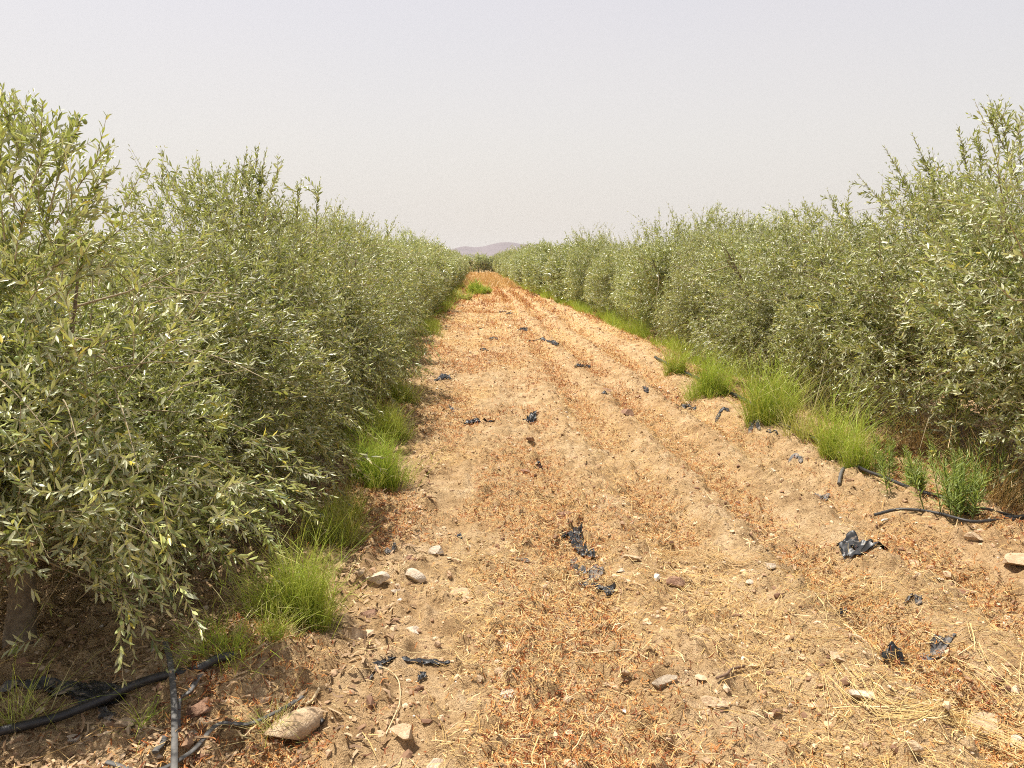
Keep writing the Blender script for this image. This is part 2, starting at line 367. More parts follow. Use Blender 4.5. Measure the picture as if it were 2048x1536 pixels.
tag(mk('hills', np.stack([HXg * yy / 2600, yy, zz], -1).reshape(-1, 3), F, M['hill']), 'low bare mauve hills beyond the grove', kind='structure')
# dusty air
HB = (-12500, 12500, -900, 15500, -2.0, 68.0)
hv = np.array([[x_, y_, z_] for x_ in HB[:2] for y_ in HB[2:4] for z_ in HB[4:]], float)
hf = np.array([[0, 1, 3, 2], [4, 6, 7, 5], [0, 4, 5, 1], [2, 3, 7, 6], [0, 2, 6, 4], [1, 5, 7, 3]])
hm = bpy.data.materials.new("dusty_air"); hm.use_nodes = True; hm.node_tree.nodes.clear()
hp = hm.node_tree.nodes.new("ShaderNodeVolumePrincipled"); ho = hm.node_tree.nodes.new("ShaderNodeOutputMaterial")
hp.inputs["Color"].default_value = (0.95, 0.93, 0.93, 1); hp.inputs["Density"].default_value = 0.00015; hp.inputs["Anisotropy"].default_value = 0.2
hm.node_tree.links.new(hp.outputs[0], ho.inputs["Volume"])
tag(mk("haze", hv, hf, hm, smooth_=False), "dusty hot air over the grove", kind="stuff")
# ------------------------------------------------------------------ foliage generators
def leaves_on(acc, P0, D, L, rng, K=18, leaf=(0.045, 0.062), width=0.22, curve=None, tint=None, simple=False, m=0,
              stem_r=0.0018, stem_mat=1, t0=0.08, ang=(0.55, 1.05), keep=0.9, stems=True, fold=0.16, messy=0.55):
    """shoots from P0 along D of length L, each with K opposite pairs of lance-shaped leaves"""
    N = len(P0); D = nrm(D)
    if curve is None: curve = np.zeros((N, 3))
    L = L[:, None]
    def pos(t): return P0[:, None, :] + D[:, None, :] * (L * t)[..., None] + curve[:, None, :] * (L * t * t)[..., None]
    if stems:
        ts = np.linspace(0, 1, 4)[None, :].repeat(N, 0)
        V, F = tubes(pos(ts), stem_r * (1 - 0.65 * ts) * (0.6 + L), 3); acc.add(V, F, stem_mat, np.zeros(len(V)))
    t = np.linspace(t0, 1.0, K)[None, :] + rng.uniform(-0.5, 0.5, (N, K)) / K
    Pt = pos(t); T = nrm(D[:, None, :] + 2 * curve[:, None, :] * t[..., None])
    u, v = perp(T)
    ph0 = rng.uniform(0, 2 * math.pi, (N, 1)) + (np.arange(K) % 2) * math.pi / 2
    for side in (0, 1):
        ph = ph0 + side * math.pi + rng.normal(0, 0.35, (N, K))
        R = u * np.cos(ph)[..., None] + v * np.sin(ph)[..., None]
        A = rng.uniform(*ang, (N, K)) * (1 - 0.45 * np.clip(t, 0, 1))
        dl = nrm(T * np.cos(A)[..., None] + R * np.sin(A)[..., None] + rng.normal(0, messy * 0.4, (N, K, 3)) + np.array([0, 0, -0.06]))
        nn = T * np.sin(A)[..., None] - R * np.cos(A)[..., None]
        nn = nn + rng.normal(0, messy * 1.1, nn.shape)
        sd = nrm(np.cross(nn, dl)); nn = np.cross(dl, sd)
        ln = rng.uniform(*leaf, (N, K)) * (1 - 0.55 * np.clip(t, 0, 1) ** 3) * (0.75 + 0.25 * np.minimum(1, t * 4))
        wd = ln * width * rng.uniform(0.8, 1.2, (N, K))
        ok = rng.random((N, K)) < keep
        ti = (tint[:, None] if tint is not None else 0.45) + rng.normal(0, 0.24, (N, K)) + np.where(rng.random((N, K)) < 0.012, 0.6, 0)
        B, d_, s_, n_, l_, w_, ti = (a[ok] for a in (Pt, dl, sd, nn, ln[..., None], wd[..., None], np.clip(ti, 0, 1)))
        k = len(B); dr = rng.uniform(-0.05, 0.16, (k, 1)) * l_
        tip = B + d_ * l_ - n_ * dr
        if simple:
            mid = B + d_ * l_ * 0.5 + n_ * w_ * fold
            V = np.stack([B, mid + s_ * w_ * 0.5, tip, mid - s_ * w_ * 0.5], 1)
            F = np.arange(4 * k).reshape(k, 4)
        else:
            up = n_ * w_ * fold
            V = np.stack([B, B + d_ * l_ * .3 + s_ * w_ * .46 + up, B + d_ * l_ * .68 + s_ * w_ * .42 + up - n_ * dr * .4, tip,
                          B + d_ * l_ * .68 - s_ * w_ * .42 + up - n_ * dr * .4, B + d_ * l_ * .3 - s_ * w_ * .46 + up], 1)
            i = np.arange(k)[:, None] * 6
            F = np.concatenate([i + [0, 1, 2, 3], i + [0, 3, 4, 5]], 0)
        acc.add(V, F, m, np.repeat(ti, V.shape[1]))

def crown_points(rng, n, rx, z0, z1, dens=0.5, gap=0.42):
    """points in a hedge-like crown, denser towards the surface, with gaps"""
    out = []
    off = rng.uniform(0, 300)
    while sum(len(o) for o in out) < n:
        a = rng.normal(size=(n * 2, 3)); a = nrm(a)
        r = rng.random((n * 2, 1)) ** dens
        p = a * r
        q = p * [rx, rx, (z1 - z0) / 2] + [0, 0, (z1 + z0) / 2]
        # squarer than an ellipsoid low down
        zf = (q[:, 2] - z0) / (z1 - z0)
        zn = np.clip(-p[:, 2] / np.maximum(r[:, 0], 1e-3), 0, 0.995); q[:, :2] *= ((1 - zn ** 3.2) ** (1 / 3.2) / np.sqrt(1 - zn ** 2))[:, None]
        lump = vnoise(p[:, 0] / np.maximum(r[:, 0], .1) * 1.7 + off + 9 + p[:, 2] * 1.3, p[:, 1] / np.maximum(r[:, 0], .1) * 1.7 + off, 7); q[:, 2] *= 1 + 0.40 * (lump - 0.5) * np.clip(zf - 0.35, 0, 1) * 1.6; q[:, :2] *= (0.89 + 0.24 * lump)[:, None]
        nz = vnoise(q[:, 0] * 2.3 + q[:, 2] * 1.9 + off, q[:, 1] * 2.3 - q[:, 2] * 1.3 + off, 5)
        k = (nz > gap * (0.7 + 0.6 * rng.random(len(q))) - 0.04)
        out.append(np.concatenate([q[k], p[k]], 1))
    o = np.concatenate(out)[:n]
    return o[:, :3], o[:, 3:]

def olive_crown(seed, n=1200, K=13, rx=0.95, z0=0.28, z1=2.05, leaf=(0.044, 0.064), width=0.25, simple=False, top=26, topL=(0.16, 0.42),
                stems=True, length=(0.13, 0.34), extra=None, droop=0.35, stem_r=0.0022, thin=0.0, drape=0):
    rng = np.random.default_rng(seed); acc = Acc()
    q, p = crown_points(rng, n, rx, z0, z1, 0.5, 0.46)
    if thin:
        fx, fy = 0.522, -0.853; al = q[:, 0] * fx + q[:, 1] * fy; lt = np.abs(q[:, 0] * fy - q[:, 1] * fx); kk = rng.random(n) > np.clip((0.75 - q[:, 2]) / 0.15, 0, 1) * np.where((al > -0.1) & (lt < 0.30), thin, 0.22); q, p = q[kk], p[kk]; n = len(q)
    rad = np.concatenate([p[:, :2], np.zeros((n, 1))], 1)
    zf = np.clip((q[:, 2] - z0) / (z1 - z0), 0, 1)[:, None]
    D = rad * 0.9 + np.array([0, 0, 1]) * (0.05 + 0.95 * zf) + rng.normal(0, 0.62, (n, 3))
    L = rng.uniform(*length, n)
    base = q - nrm(D) * L[:, None] * 0.6
    base[:, 2] = np.maximum(base[:, 2], 0.10 + 0.1 * rng.random(n))
    cv = np.array([0, 0, -1.0]) * (droop * (1 - zf) * rng.uniform(0.2, 1.6, (n, 1))) + np.array([0, 0, 0.12]) * zf + rng.normal(0, 0.08, (n, 3))
    tint = np.clip(0.42 + rng.normal(0, 0.13, n) + 0.12 * (vnoise(q[:, 0] * 1.4, q[:, 2] * 1.4 + q[:, 1], 9) - 0.5), 0, 0.9)
    tint = np.where(rng.random(n) < 0.02, 0.93, tint)
    leaves_on(acc, base, D, L, rng, K, leaf, width, cv, tint, simple, stems=stems, stem_r=stem_r)
    if drape:
        a = rng.uniform(-2.3, 1.2, drape); r = rx * rng.uniform(0.55, 1.12, drape)
        if thin: kk = np.abs(a + 1.02) > 0.30; a, r = a[kk], r[kk]
        m_ = len(a); b = np.stack([r * np.cos(a), r * np.sin(a), rng.uniform(0.42, 0.9, m_)], 1)
        d = np.stack([np.cos(a) * 0.6, np.sin(a) * 0.6, rng.uniform(-1.1, 0.0, m_)], 1) + rng.normal(0, 0.3, (m_, 3))
        leaves_on(acc, b, d, np.minimum(rng.uniform(0.16, 0.34, m_), b[:, 2] * 0.5), rng, 13, leaf, width, np.array([0, 0, -0.25]) + rng.normal(0, 0.1, (m_, 3)), np.clip(rng.normal(0.42, 0.12, m_), 0, 0.85), simple, stem_r=stem_r * 1.2)
    if top:
        a = rng.uniform(0, 2 * math.pi, top); r = rx * 0.85 * np.sqrt(rng.random(top))
        b = np.stack([r * np.cos(a), r * np.sin(a), z1 - 0.12 - 0.32 * (r / rx) ** 2 * (z1 - z0) * 0.5 + rng.uniform(-.1, .05, top)], 1)
        d = np.stack([np.cos(a) * 0.25 * r / rx, np.sin(a) * 0.25 * r / rx, np.ones(top)], 1) + rng.normal(0, 0.36, (top, 3))
        l_ = rng.uniform(*topL, top)
        leaves_on(acc, b, d, l_, rng, int(K * 1.7), (leaf[0] * 0.85, leaf[1] * 0.9), width, np.clip(rng.normal(0, 0.3, (top, 3)), -0.5, 0.5) * [1, 1, 0.3], np.clip(rng.normal(0.42, 0.1, top), 0, 0.85), simple,
                  stems=True, stem_r=stem_r * 1.2)
    if extra is not None:
        for (b, d, ln, cvv, kk) in extra:
            leaves_on(acc, np.array([b]), np.array([d]), np.array([ln]), rng, kk, (leaf[0], leaf[1] * 1.05), width, np.array([cvv]), np.array([0.35]), simple, stem_r=0.004, keep=0.97)
            # side shoots
            s = 4; tt = rng.uniform(0.35, 0.8, s)[:, None]; dd = nrm(np.array([d])); bb = np.array(b) + dd * ln * tt + np.array(cvv) * ln * tt ** 2
            leaves_on(acc, bb, dd + rng.normal(0, 0.45, (s, 3)), rng.uniform(0.10, 0.2, s), rng, 8, leaf, width, None, np.full(s, 0.4), simple, stem_r=0.003)
    return acc.data('crown', [M['olive'], M['twig']], True)

def at(px, py, Y):
    d = px_dir(px, py); t = Y / d.y
    return np.array([t * d.x, Y, CAM_H + t * d.z])
def extras(loc, scale, lst):
    """leafy wands given by the pixels of their foot and tip and their distance"""
    out = []
    for (bx, by, tx, ty, Yd) in lst:
        b = (at(bx, by, Yd) - loc) / scale; e = (at(tx, ty, Yd + 0.05) - loc) / scale
        ln = np.linalg.norm(e - b); cv = np.cross(nrm(e - b), [0, 1, 0]) * 0.12 * (1 if (bx + ty) % 2 else -1)
        d = (e - b) / ln - cv * 1.0
        out.append((b, d, ln, cv, max(9, int(ln / 0.018))))
    return out

def olive_wood(seed, rx=0.95, z0=0.28, z1=2.05, limbs=6, sub=8, twigs=60, simple=False, lean=(0.0, 0.0), r0=0.05):
    rng = np.random.default_rng(seed + 1000); acc = Acc()
    S = 7; t = np.linspace(0, 1, S)
    fork = rng.uniform(0.5, 0.75)
    ax = np.array([lean[0], lean[1], fork])
    P = t[:, None] * ax + np.stack([0.02 * np.sin(t * 5 + seed), 0.015 * np.cos(t * 4 + seed), 0 * t], 1); P[0, 2] = -0.08
    R = r0 * (1.25 - 0.35 * t) * (1 + 0.35 * np.exp(-t * 9))
    V, F = tubes(P[None], R[None], 5 if simple else 10); acc.add(V, F, 0)
    top = P[-1]
    ends = []
    for k in range(limbs):
        a = k * 2 * math.pi / limbs + rng.uniform(-.4, .4)
        zt = rng.uniform(0.6, 0.86)
        rr = rx * rng.uniform(0.35, 0.8) if k else 0.1
        e = np.array([rr * math.cos(a), rr * math.sin(a), z0 + (z1 - z0) * zt])
        mid = top + (e - top) * 0.45 + np.array([math.cos(a), math.sin(a), 0]) * 0.12
        s = np.linspace(0, 1, 8)[:, None]; st = P[-1] - [0, 0, 0.12 * (k % 3)]
        Q = (1 - s) ** 2 * st + 2 * s * (1 - s) * mid + s ** 2 * e + np.cumsum(rng.normal(0, 0.008, (8, 3)), 0)
        V, F = tubes(Q[None], (r0 * 0.55 * (1 - 0.8 * s[:, 0]))[None], 4 if simple else 6); acc.add(V, F, 0); ends.append(Q)
    n = limbs * sub; Pb = []
    for k in range(n):
        Q = ends[k % limbs]; i = rng.integers(1, 7); st = Q[i]
        d = nrm(np.array([st[0], st[1], 0.0]) * 0.8 + rng.normal(0, 0.5, 3) + [0, 0, 0.25]); ln = rng.uniform(0.35, 0.8)
        s = np.linspace(0, 1, 6)[:, None]
        Pb.append(st + d * ln * s + (np.array([0, 0, -0.30]) * rng.uniform(-1.0, 1.2) + rng.normal(0, 0.10, 3)) * s ** 2 + np.cumsum(rng.normal(0, 0.008, (6, 3)), 0))
    Pb = np.array(Pb); Pb[..., 2] = np.minimum(Pb[..., 2], z1 - 0.22 + 0.1 * rng.random((n, 1))); s = np.linspace(0, 1, 6)
    V, F = tubes(Pb, (0.0065 * (1 - 0.7 * s))[None].repeat(n, 0), 3 if simple else 5); acc.add(V, F, 1)
    if twigs:      # bare arching shoots that come out through the foliage
        q, p = crown_points(rng, twigs, rx * 0.85, z0 + 0.1, z1 - 0.1, 0.4)
        d = nrm(np.concatenate([p[:, :2] * 1.2, p[:, 2:] * 0.3 + 0.1], 1) + rng.normal(0, 0.35, (twigs, 3)))
        ln = rng.uniform(0.3, 0.6, twigs)[:, None, None]; s = np.linspace(0, 1, 7)[None, :, None]
        Pt = (q - d * 0.15)[:, None, :] + d[:, None, :] * ln * s + np.array([0, 0, -0.45]) * s ** 2 * ln * rng.uniform(0.2, 1.3, (twigs, 1, 1))
        Pt[..., 2] = np.minimum(Pt[..., 2], z1 - 0.05)
        V, F = tubes(Pt, (0.0030 * (1 - 0.6 * s[0, :, 0]))[None].repeat(twigs, 0) * rng.uniform(0.6, 1.5, (twigs, 1)), 3); acc.add(V, F, 1)
    return acc.data('trunk', [M['bark'], M['twig']], True)

# fruit: one small olive mesh shared by every olive
def uvball(r, a, nu=8, nv=6):
    th = np.linspace(0, math.pi, nv + 1)[1:-1]; ph = np.arange(nu) * 2 * math.pi / nu
    V = [[0, 0, r * a]] + [[r * math.sin(t_) * math.cos(p_), r * math.sin(t_) * math.sin(p_), r * a * math.cos(t_)] for t_ in th for p_ in ph] + [[0, 0, -r * a]]
    F3 = [[0, 1 + i, 1 + (i + 1) % nu] for i in range(nu)]; F4 = []
    for j in range(nv - 2):
        for i in range(nu): F4.append([1 + j * nu + i, 1 + (j + 1) * nu + i, 1 + (j + 1) * nu + (i + 1) % nu, 1 + j * nu + (i + 1) % nu])
    b = 1 + (nv - 2) * nu; F3 += [[b + i, len(V) - 1, b + (i + 1) % nu] for i in range(nu)]
    return np.array(V), [np.array(F4), np.array(F3)]
_v, _f = uvball(0.0085, 1.2); OLIVE = mesh_data('olive', _v, _f, M['fruit'])
def hang_olives(tree, pts, rng, n_per=1):
    for p in pts:
        o = bpy.data.objects.new('olive', OLIVE); COL.objects.link(o); o.parent = tree
        o.location = p; s = rng.uniform(0.8, 1.25); o.scale = (s, s, s); o.rotation_euler = tuple(rng.uniform(-0.5, 0.5, 3))

# prototypes: near, middle and far detail
RX, Z0, Z1 = 0.98, 0.10, 2.10
NEAR = [(olive_crown(s, 3200, 9, RX, Z0, Z1, drape=260), olive_wood(s, RX, Z0, Z1, twigs=110)) for s in (11, 12, 13, 14, 16)]
MIDD = [(olive_crown(s, 1900, 7, RX, Z0, Z1, (0.070, 0.096), 0.25, True, stems=False, top=46, topL=(0.15, 0.55)), olive_wood(s, RX, Z0, Z1, twigs=50, simple=True)) for s in (21, 22, 23, 24)]
FARR = [(olive_crown(s, 1300, 6, RX, Z0, Z1, (0.10, 0.14), 0.28, True, stems=False, top=20, topL=(0.12, 0.38), stem_r=0.004), olive_wood(s, RX, Z0, Z1, twigs=0, simple=True, sub=3)) for s in (31, 32, 33, 34)]

LOC0, LOC2, LOCR0, LOCR1, LOCR2 = (np.array(v) for v in ([-1.88, 3.07, 0.0], [-2.0, 6.1, 0.0], [4.15, 4.9, 0.0], [4.15, 6.5, 0.0], [4.15, 8.05, 0.0]))
E0 = extras(LOC0, 0.93, [(30, 420, 20, 188, 3.1), (60, 400, 85, 205, 3.0), (100, 420, 165, 232, 3.0), (110, 450, 222, 288, 3.1), (120, 470, 238, 328, 3.05), (30, 520, 60, 400, 2.8), (70, 540, 110, 400, 3.2), (100, 560, 150, 430, 3.0), (60, 600, 160, 480, 2.9), (130, 600, 200, 470, 3.2), (20, 560, 30, 430, 3.2), (150, 560, 190, 430, 3.4), (90, 500, 90, 380, 3.3), (40, 330, 30, 200, 3.3), (80, 380, 70, 240, 3.3), (70, 360, 150, 290, 3.2), (60, 330, 40, 250, 3.2),
     (100, 520, 210, 382, 3.0), (140, 560, 262, 440, 3.2), (10, 480, 5, 250, 2.9), (90, 600, 235, 520, 3.0), (60, 380, 120, 260, 2.9), (40, 450, 130, 330, 3.2), (20, 400, 55, 240, 3.05)])
E2 = extras(LOC2, 1.0, [(432, 515, 395, 318, 5.9), (440, 480, 455, 330, 6.2), (470, 470, 515, 293, 6.1), (480, 470, 490, 300, 6.0), (465, 440, 475, 315, 6.3), (500, 480, 540, 330, 6.2), (520, 470, 563, 320, 6.0),
     (420, 480, 352, 372, 6.2), (400, 460, 375, 345, 6.3), (500, 430, 500, 310, 6.2), (510, 450, 530, 300, 6.1), (590, 480, 600, 358, 6.6), (630, 480, 637, 358, 6.7), (330, 520, 300, 415, 6.0), (460, 480, 420, 330, 6.1), (450, 470, 408, 340, 6.3)])
ER0 = extras(LOCR0, np.array([1.06, 1.06, 1.0]) * 1.12, [(2040, 330, 2030, 225, 5.9), (2020, 340, 1990, 205, 6.0), (2040, 380, 1962, 207, 6.1)])
ER1 = extras(LOCR1, np.array([1.06, 1.06, 1.0]) * 1.08, [(1990, 320, 1975, 215, 6.5), (1930, 380, 1908, 255, 6.7), (1900, 420, 1818, 270, 6.9), (1880, 450, 1850, 300, 6.8), (1960, 380, 1950, 260, 6.6)])
ER2 = extras(LOCR2, np.array([1.06, 1.06, 1.0]) * 1.0, [(1830, 430, 1763, 295, 7.6), (1800, 440, 1710, 350, 7.8), (1700, 470, 1650, 380, 8.6)])
HERO = {('L', 0): olive_crown(11, 3500, 9, RX, 0.16, Z1, extra=E0, thin=0.97, drape=160), ('L', 2): olive_crown(13, 3300, 9, RX, Z0, Z1, top=10, extra=E2, drape=260),
        ('R', 0): olive_crown(12, 3300, 9, RX, Z0, Z1, extra=ER0), ('R', 1): olive_crown(14, 3300, 9, RX, Z0, Z1, extra=ER1), ('R', 2): olive_crown(15, 3300, 9, RX, Z0, Z1, extra=ER2)}
ORD = 'first second third fourth fifth sixth seventh eighth ninth tenth eleventh twelfth thirteenth fourteenth fifteenth sixteenth seventeenth eighteenth nineteenth twentieth'.split()
def plant(x, y, proto, rot, sxy, sz, label, group):
    t = empty('olive_tree', (x, y, 0), rot); t.scale = (sxy, sxy, sz)
    for nm, me in (('trunk', proto[1]), ('crown', proto[0])):
        o = bpy.data.objects.new(nm, me); COL.objects.link(o); o.parent = t
    tag(t, label, 'tree', group); return t
def shift_r(y): return -0.6 * np.clip((y - 18) / 22, 0, 1) - 0.35 * np.clip((y - 40) / 50, 0, 1)
rt = np.random.default_rng(5)
TREES = {}
# left row
left_special = {
    0: dict(sz=0.93, sxy=0.93, rot=0), 1: dict(sz=0.78, sxy=1.13, rot=0.2), 2: dict(sz=1.0, sxy=1.0, rot=0), 3: dict(sz=0.95, sxy=1.0, rot=1.2), 4: dict(sz=0.98, sxy=1.05, rot=5.1)}
left_labels = ['nearest olive tree of the left row, cut by the left edge, crown tip with olives',
    'low olive tree between the cut nearest tree and the tall spiky one',
    'olive tree with the tallest spiky shoots of the left row, olives strung on one stem',
    'olive tree of the left row just beyond the tall spiky shoots',
    'fifth olive tree of the left row, silvery lower branch reaching over the path edge']
yy_ = 3.05; k = 0
while yy_ < 91:
    sp_ = left_special.get(k, {})
    pr = NEAR[[0, 1, 2, 3, 0, 1, 2][k]] if k < 7 else MIDD[rt.integers(4)] if yy_ < 24 else FARR[rt.integers(4)]
    if k == 0: yy_ = 3.07
    if ('L', k) in HERO: pr = (HERO['L', k], pr[1])
    x = (-1.88 if k == 0 else -1.98) + (rt.normal(0, 0.13) if k > 2 else 0)
    lab = left_labels[k] if k < 5 else ('%s olive tree of the left row counted from the camera' % ORD[k] if k < 20 else 'olive tree in the far closed stretch of the left row, crown merged with its neighbours')
    TREES['L', k] = plant(x, yy_, pr, sp_.get('rot', rt.uniform(0, 6.28)), sp_.get('sxy', rt.uniform(0.92, 1.16)), sp_.get('sz', rt.uniform(0.84, 1.12) - 0.0012 * yy_), lab,
                          'olive trees planted close in the left row')
    yy_ += 1.5; k += 1
# right row
right_labels = ['tallest olive tree at the right edge, crown cut by the frame', 'second olive tree of the right row, thin shoots rising against the sky',
    'third olive tree of the right row, lone leafy wand leaning left at its top', 'fourth olive tree of the right row above the pale green grass clump']
yy_ = 4.9; k = 0
while yy_ < 91:
    pr = NEAR[[2, 3, 0, 1, 2, 3, 1][k]] if k < 7 else MIDD[rt.integers(4)] if yy_ < 26 else FARR[rt.integers(4)]
    x = 4.15 + (rt.normal(0, 0.16) if k > 2 else 0)
    x += float(shift_r(yy_))
    if ('R', k) in HERO: pr = (HERO['R', k], pr[1])
    sz = {0: 1.12, 1: 1.08, 2: 1.0, 3: 0.98, 4: 1.0}.get(k, rt.uniform(0.84, 1.2))
    lab = right_labels[k] if k < 4 else ('%s olive tree of the right row counted from the camera' % ORD[k] if k < 20 else 'olive tree in the far closed stretch of the right row, crown merged with its neighbours')
    TREES['R', k] = plant(x, yy_, pr, 0 if k < 3 else rt.uniform(0, 6.28), sz * 1.06 if k < 3 else rt.uniform(0.92, 1.32), sz, lab, 'olive trees planted close in the right row')
    yy_ += 1.55; k += 1
for i, y_ in enumerate(np.arange(5.0, 62, 1.6)):
    plant(-8.4 + rt.normal(0, .1), y_, MIDD[rt.integers(4)] if y_ < 16 else FARR[rt.integers(4)], rt.uniform(0, 6.28), 1.05, rt.uniform(0.9, 1.05), 'olive tree of the next row glimpsed behind the left row', 'olive trees of the row behind the left one')
for i, y_ in enumerate(np.arange(8.0, 45, 1.6)):
    plant(11.0 + rt.normal(0, .1), y_, MIDD[rt.integers(4)] if y_ < 16 else FARR[rt.integers(4)], rt.uniform(0, 6.28), 1.05, rt.uniform(0.9, 1.05), 'olive tree of the next row glimpsed behind the right row', 'olive trees of the row behind the right one')
for i, x_ in enumerate(np.arange(-6, 12, 1.25)):
    plant(x_, 94 + rt.normal(0, .3), FARR[rt.integers(4)], rt.uniform(0, 6.28), rt.uniform(1.0, 1.4), rt.uniform(0.8, 1.2), 'small olive tree closing the far end of the dirt track', 'olive trees across the far end of the track')
#OLIVES
bpy.context.view_layer.update()
ro = np.random.default_rng(77)
def olives_for(key, count, zmin, box=None):
    t = TREES[key]; me = [c for c in t.children if c.name.startswith('crown')][0].data
    co = np.empty(len(me.vertices) * 3, np.float32); me.vertices.foreach_get('co', co); co = co.reshape(-1, 3)
    Mx = np.array(t.matrix_world); w = co @ Mx[:3, :3].T + Mx[:3, 3]
    c = np.array([t.location.x, t.location.y])
    side = ((w[:, 0] - c[0]) * (-c[0]) + (w[:, 1] - c[1]) * (-c[1])) / np.hypot(*c)
    ok = np.where((side > 0.25) & (w[:, 2] > zmin))[0]
    if box is not None:
        ok2 = np.where((w[:, 2] > box))[0]; ok = np.concatenate([ok, ok2])
    pts = []
    while len(pts) < count:
        p = co[ro.choice(ok)]
        for _ in range(ro.integers(2, 5)): pts.append(p + ro.normal(0, 0.016, 3) + [0, 0, -0.012])
    hang_olives(t, pts[:count], ro)
olives_for(('L', 0), 95, 0.9, 1.9); olives_for(('L', 1), 30, 1.2); olives_for(('L', 2), 40, 1.9, 2.1)
olives_for(('R', 0), 30, 1.0); olives_for(('R', 1), 35, 1.2)

# ------------------------------------------------------------------ loose stuff on the ground
def ribbons(acc, x, y, ln, wd, tint, rng, lift=0.004, pitch=0.25, bend=0.3, az=None, m=0, z=None):
    n = len(x); az = rng.uniform(0, 2 * math.pi, n) if az is None else az
    pt = rng.normal(0, pitch, n)
    d = np.stack([np.cos(az) * np.cos(pt), np.sin(az) * np.cos(pt), np.sin(pt)], 1)
    s = np.stack([-np.sin(az), np.cos(az), rng.normal(0, 0.5, n)], 1); s = nrm(s)
    c = np.stack([x, y, (height(x, y) if z is None else z) + lift + 0.5 * ln * np.abs(np.sin(pt)) * 0.8], 1)
    bd = (s * rng.normal(0, bend, (n, 1)) + np.array([0, 0, 1]) * rng.normal(0.0, bend * 0.5, (n, 1))) * ln[:, None]
    P = np.stack([c - d * ln[:, None] / 2, c + bd * 0.5, c + d * ln[:, None] / 2], 1)
    w = np.stack([wd * 0.5, wd * 0.5, wd * 0.3], 1)[:, :, None]
    V = np.stack([P - s[:, None, :] * w, P + s[:, None, :] * w], 2)       # n,3,2,3
    i = np.arange(n)[:, None] * 6
    F = np.concatenate([i + [0, 2, 3, 1], i + [2, 4, 5, 3]], 0)
    acc.add(V.reshape(-1, 3), F, m, np.repeat(tint, 6))
def logxy(n, rng, y0=1.75, y1=60, xl=-1.5, xr=3.7, p=1.0):
    u = rng.random(n); y = y0 * (y1 / y0) ** (u ** p)
    x = rng.uniform(xl, xr, n); k = (x > -0.78 * y - 0.25) & (x < 0.72 * y + 0.25)
    return x[k], y[k]
r1_ = np.random.default_rng(101)
# red and rust-coloured dry weed bits
x, y = logxy(330000, r1_, 1.75, 45)
k = r1_.random(len(x)) < np.clip(red_mask(x, y) * 1.0, 0, 1) + 0.03
x, y = x[k], y[k]
x = x + r1_.normal(0, 0.012, len(x)); n_ = len(x); f = np.maximum(1, y / 6)
a = Acc(); ribbons(a, x, y, r1_.uniform(0.010, 0.038, n_) * f, r1_.uniform(0.0020, 0.0050, n_) * f, np.clip(r1_.beta(1.1, 1.2, n_), 0, 1), r1_, 0.010, 0.6, 0.45)
tag(a.obj('dry_weeds', M['red']), 'rust-red dried weed scraps strewn along the furrows of the track', 'dry weeds', kind='stuff')
n_red = n_
# straw bits
x, y = logxy(250000, r1_, 1.75, 50)
k = r1_.random(len(x)) < straw_mask(x, y) * 0.55 * (1 - 0.6 * np.clip((x - .4), 0, 1) * (np.sin((x + 0.18 * (vnoise(x * 0.3, y * 0.12, 3) - 0.5) * 2) * 2 * math.pi / 0.66 + 0.7) > 0.3)) + 0.03
x, y = x[k], y[k]; n_ = len(x); f = np.maximum(1, y / 7)
a = Acc(); ribbons(a, x, y, np.clip(r1_.lognormal(-3.4, 0.55, n_), 0.012, 0.16) * f ** 0.7, r1_.uniform(0.0014, 0.0034, n_) * f, r1_.random(n_), r1_, 0.012, 0.26, 0.22)
# long stalks
x, y = logxy(5200, r1_, 1.8, 16)
k = r1_.random(len(x)) < straw_mask(x, y) * 0.5 + 0.08
x, y = x[k], y[k]; n_ = len(x)
azs = np.where(r1_.random(n_) < 0.6, r1_.normal(2.55, 0.5, n_), r1_.uniform(0, 6.3, n_))
S_ = 6; t_ = np.linspace(-0.5, 0.5, S_)[None, :]; ln = r1_.uniform(0.10, 0.42, n_)[:, None]
px_ = x[:, None] + np.cos(azs)[:, None] * t_ * ln - np.sin(azs)[:, None] * (t_ ** 2) * ln * r1_.normal(0, 0.35, (n_, 1))
py_ = y[:, None] + np.sin(azs)[:, None] * t_ * ln + np.cos(azs)[:, None] * (t_ ** 2) * ln * r1_.normal(0, 0.35, (n_, 1))
hz = height(px_, py_); hz = np.maximum(hz, hz.mean(1, keepdims=True)) + 0.006 + 0.012 * r1_.random((n_, 1)) + 0.02 * np.abs(t_) * r1_.random((n_, 1))
V, F = tubes(np.stack([px_, py_, hz], -1), np.full((n_, S_), 1) * r1_.uniform(0.0007, 0.0015, (n_, 1)), 3)
a.add(V, F, 0, np.repeat(r1_.uniform(0.3, 1, n_), S_ * 3))
tag(a.obj('straw', M['straw']), 'golden chopped straw strewn over the dirt track', 'straw', kind='stuff')
print('bits', n_red, n_)

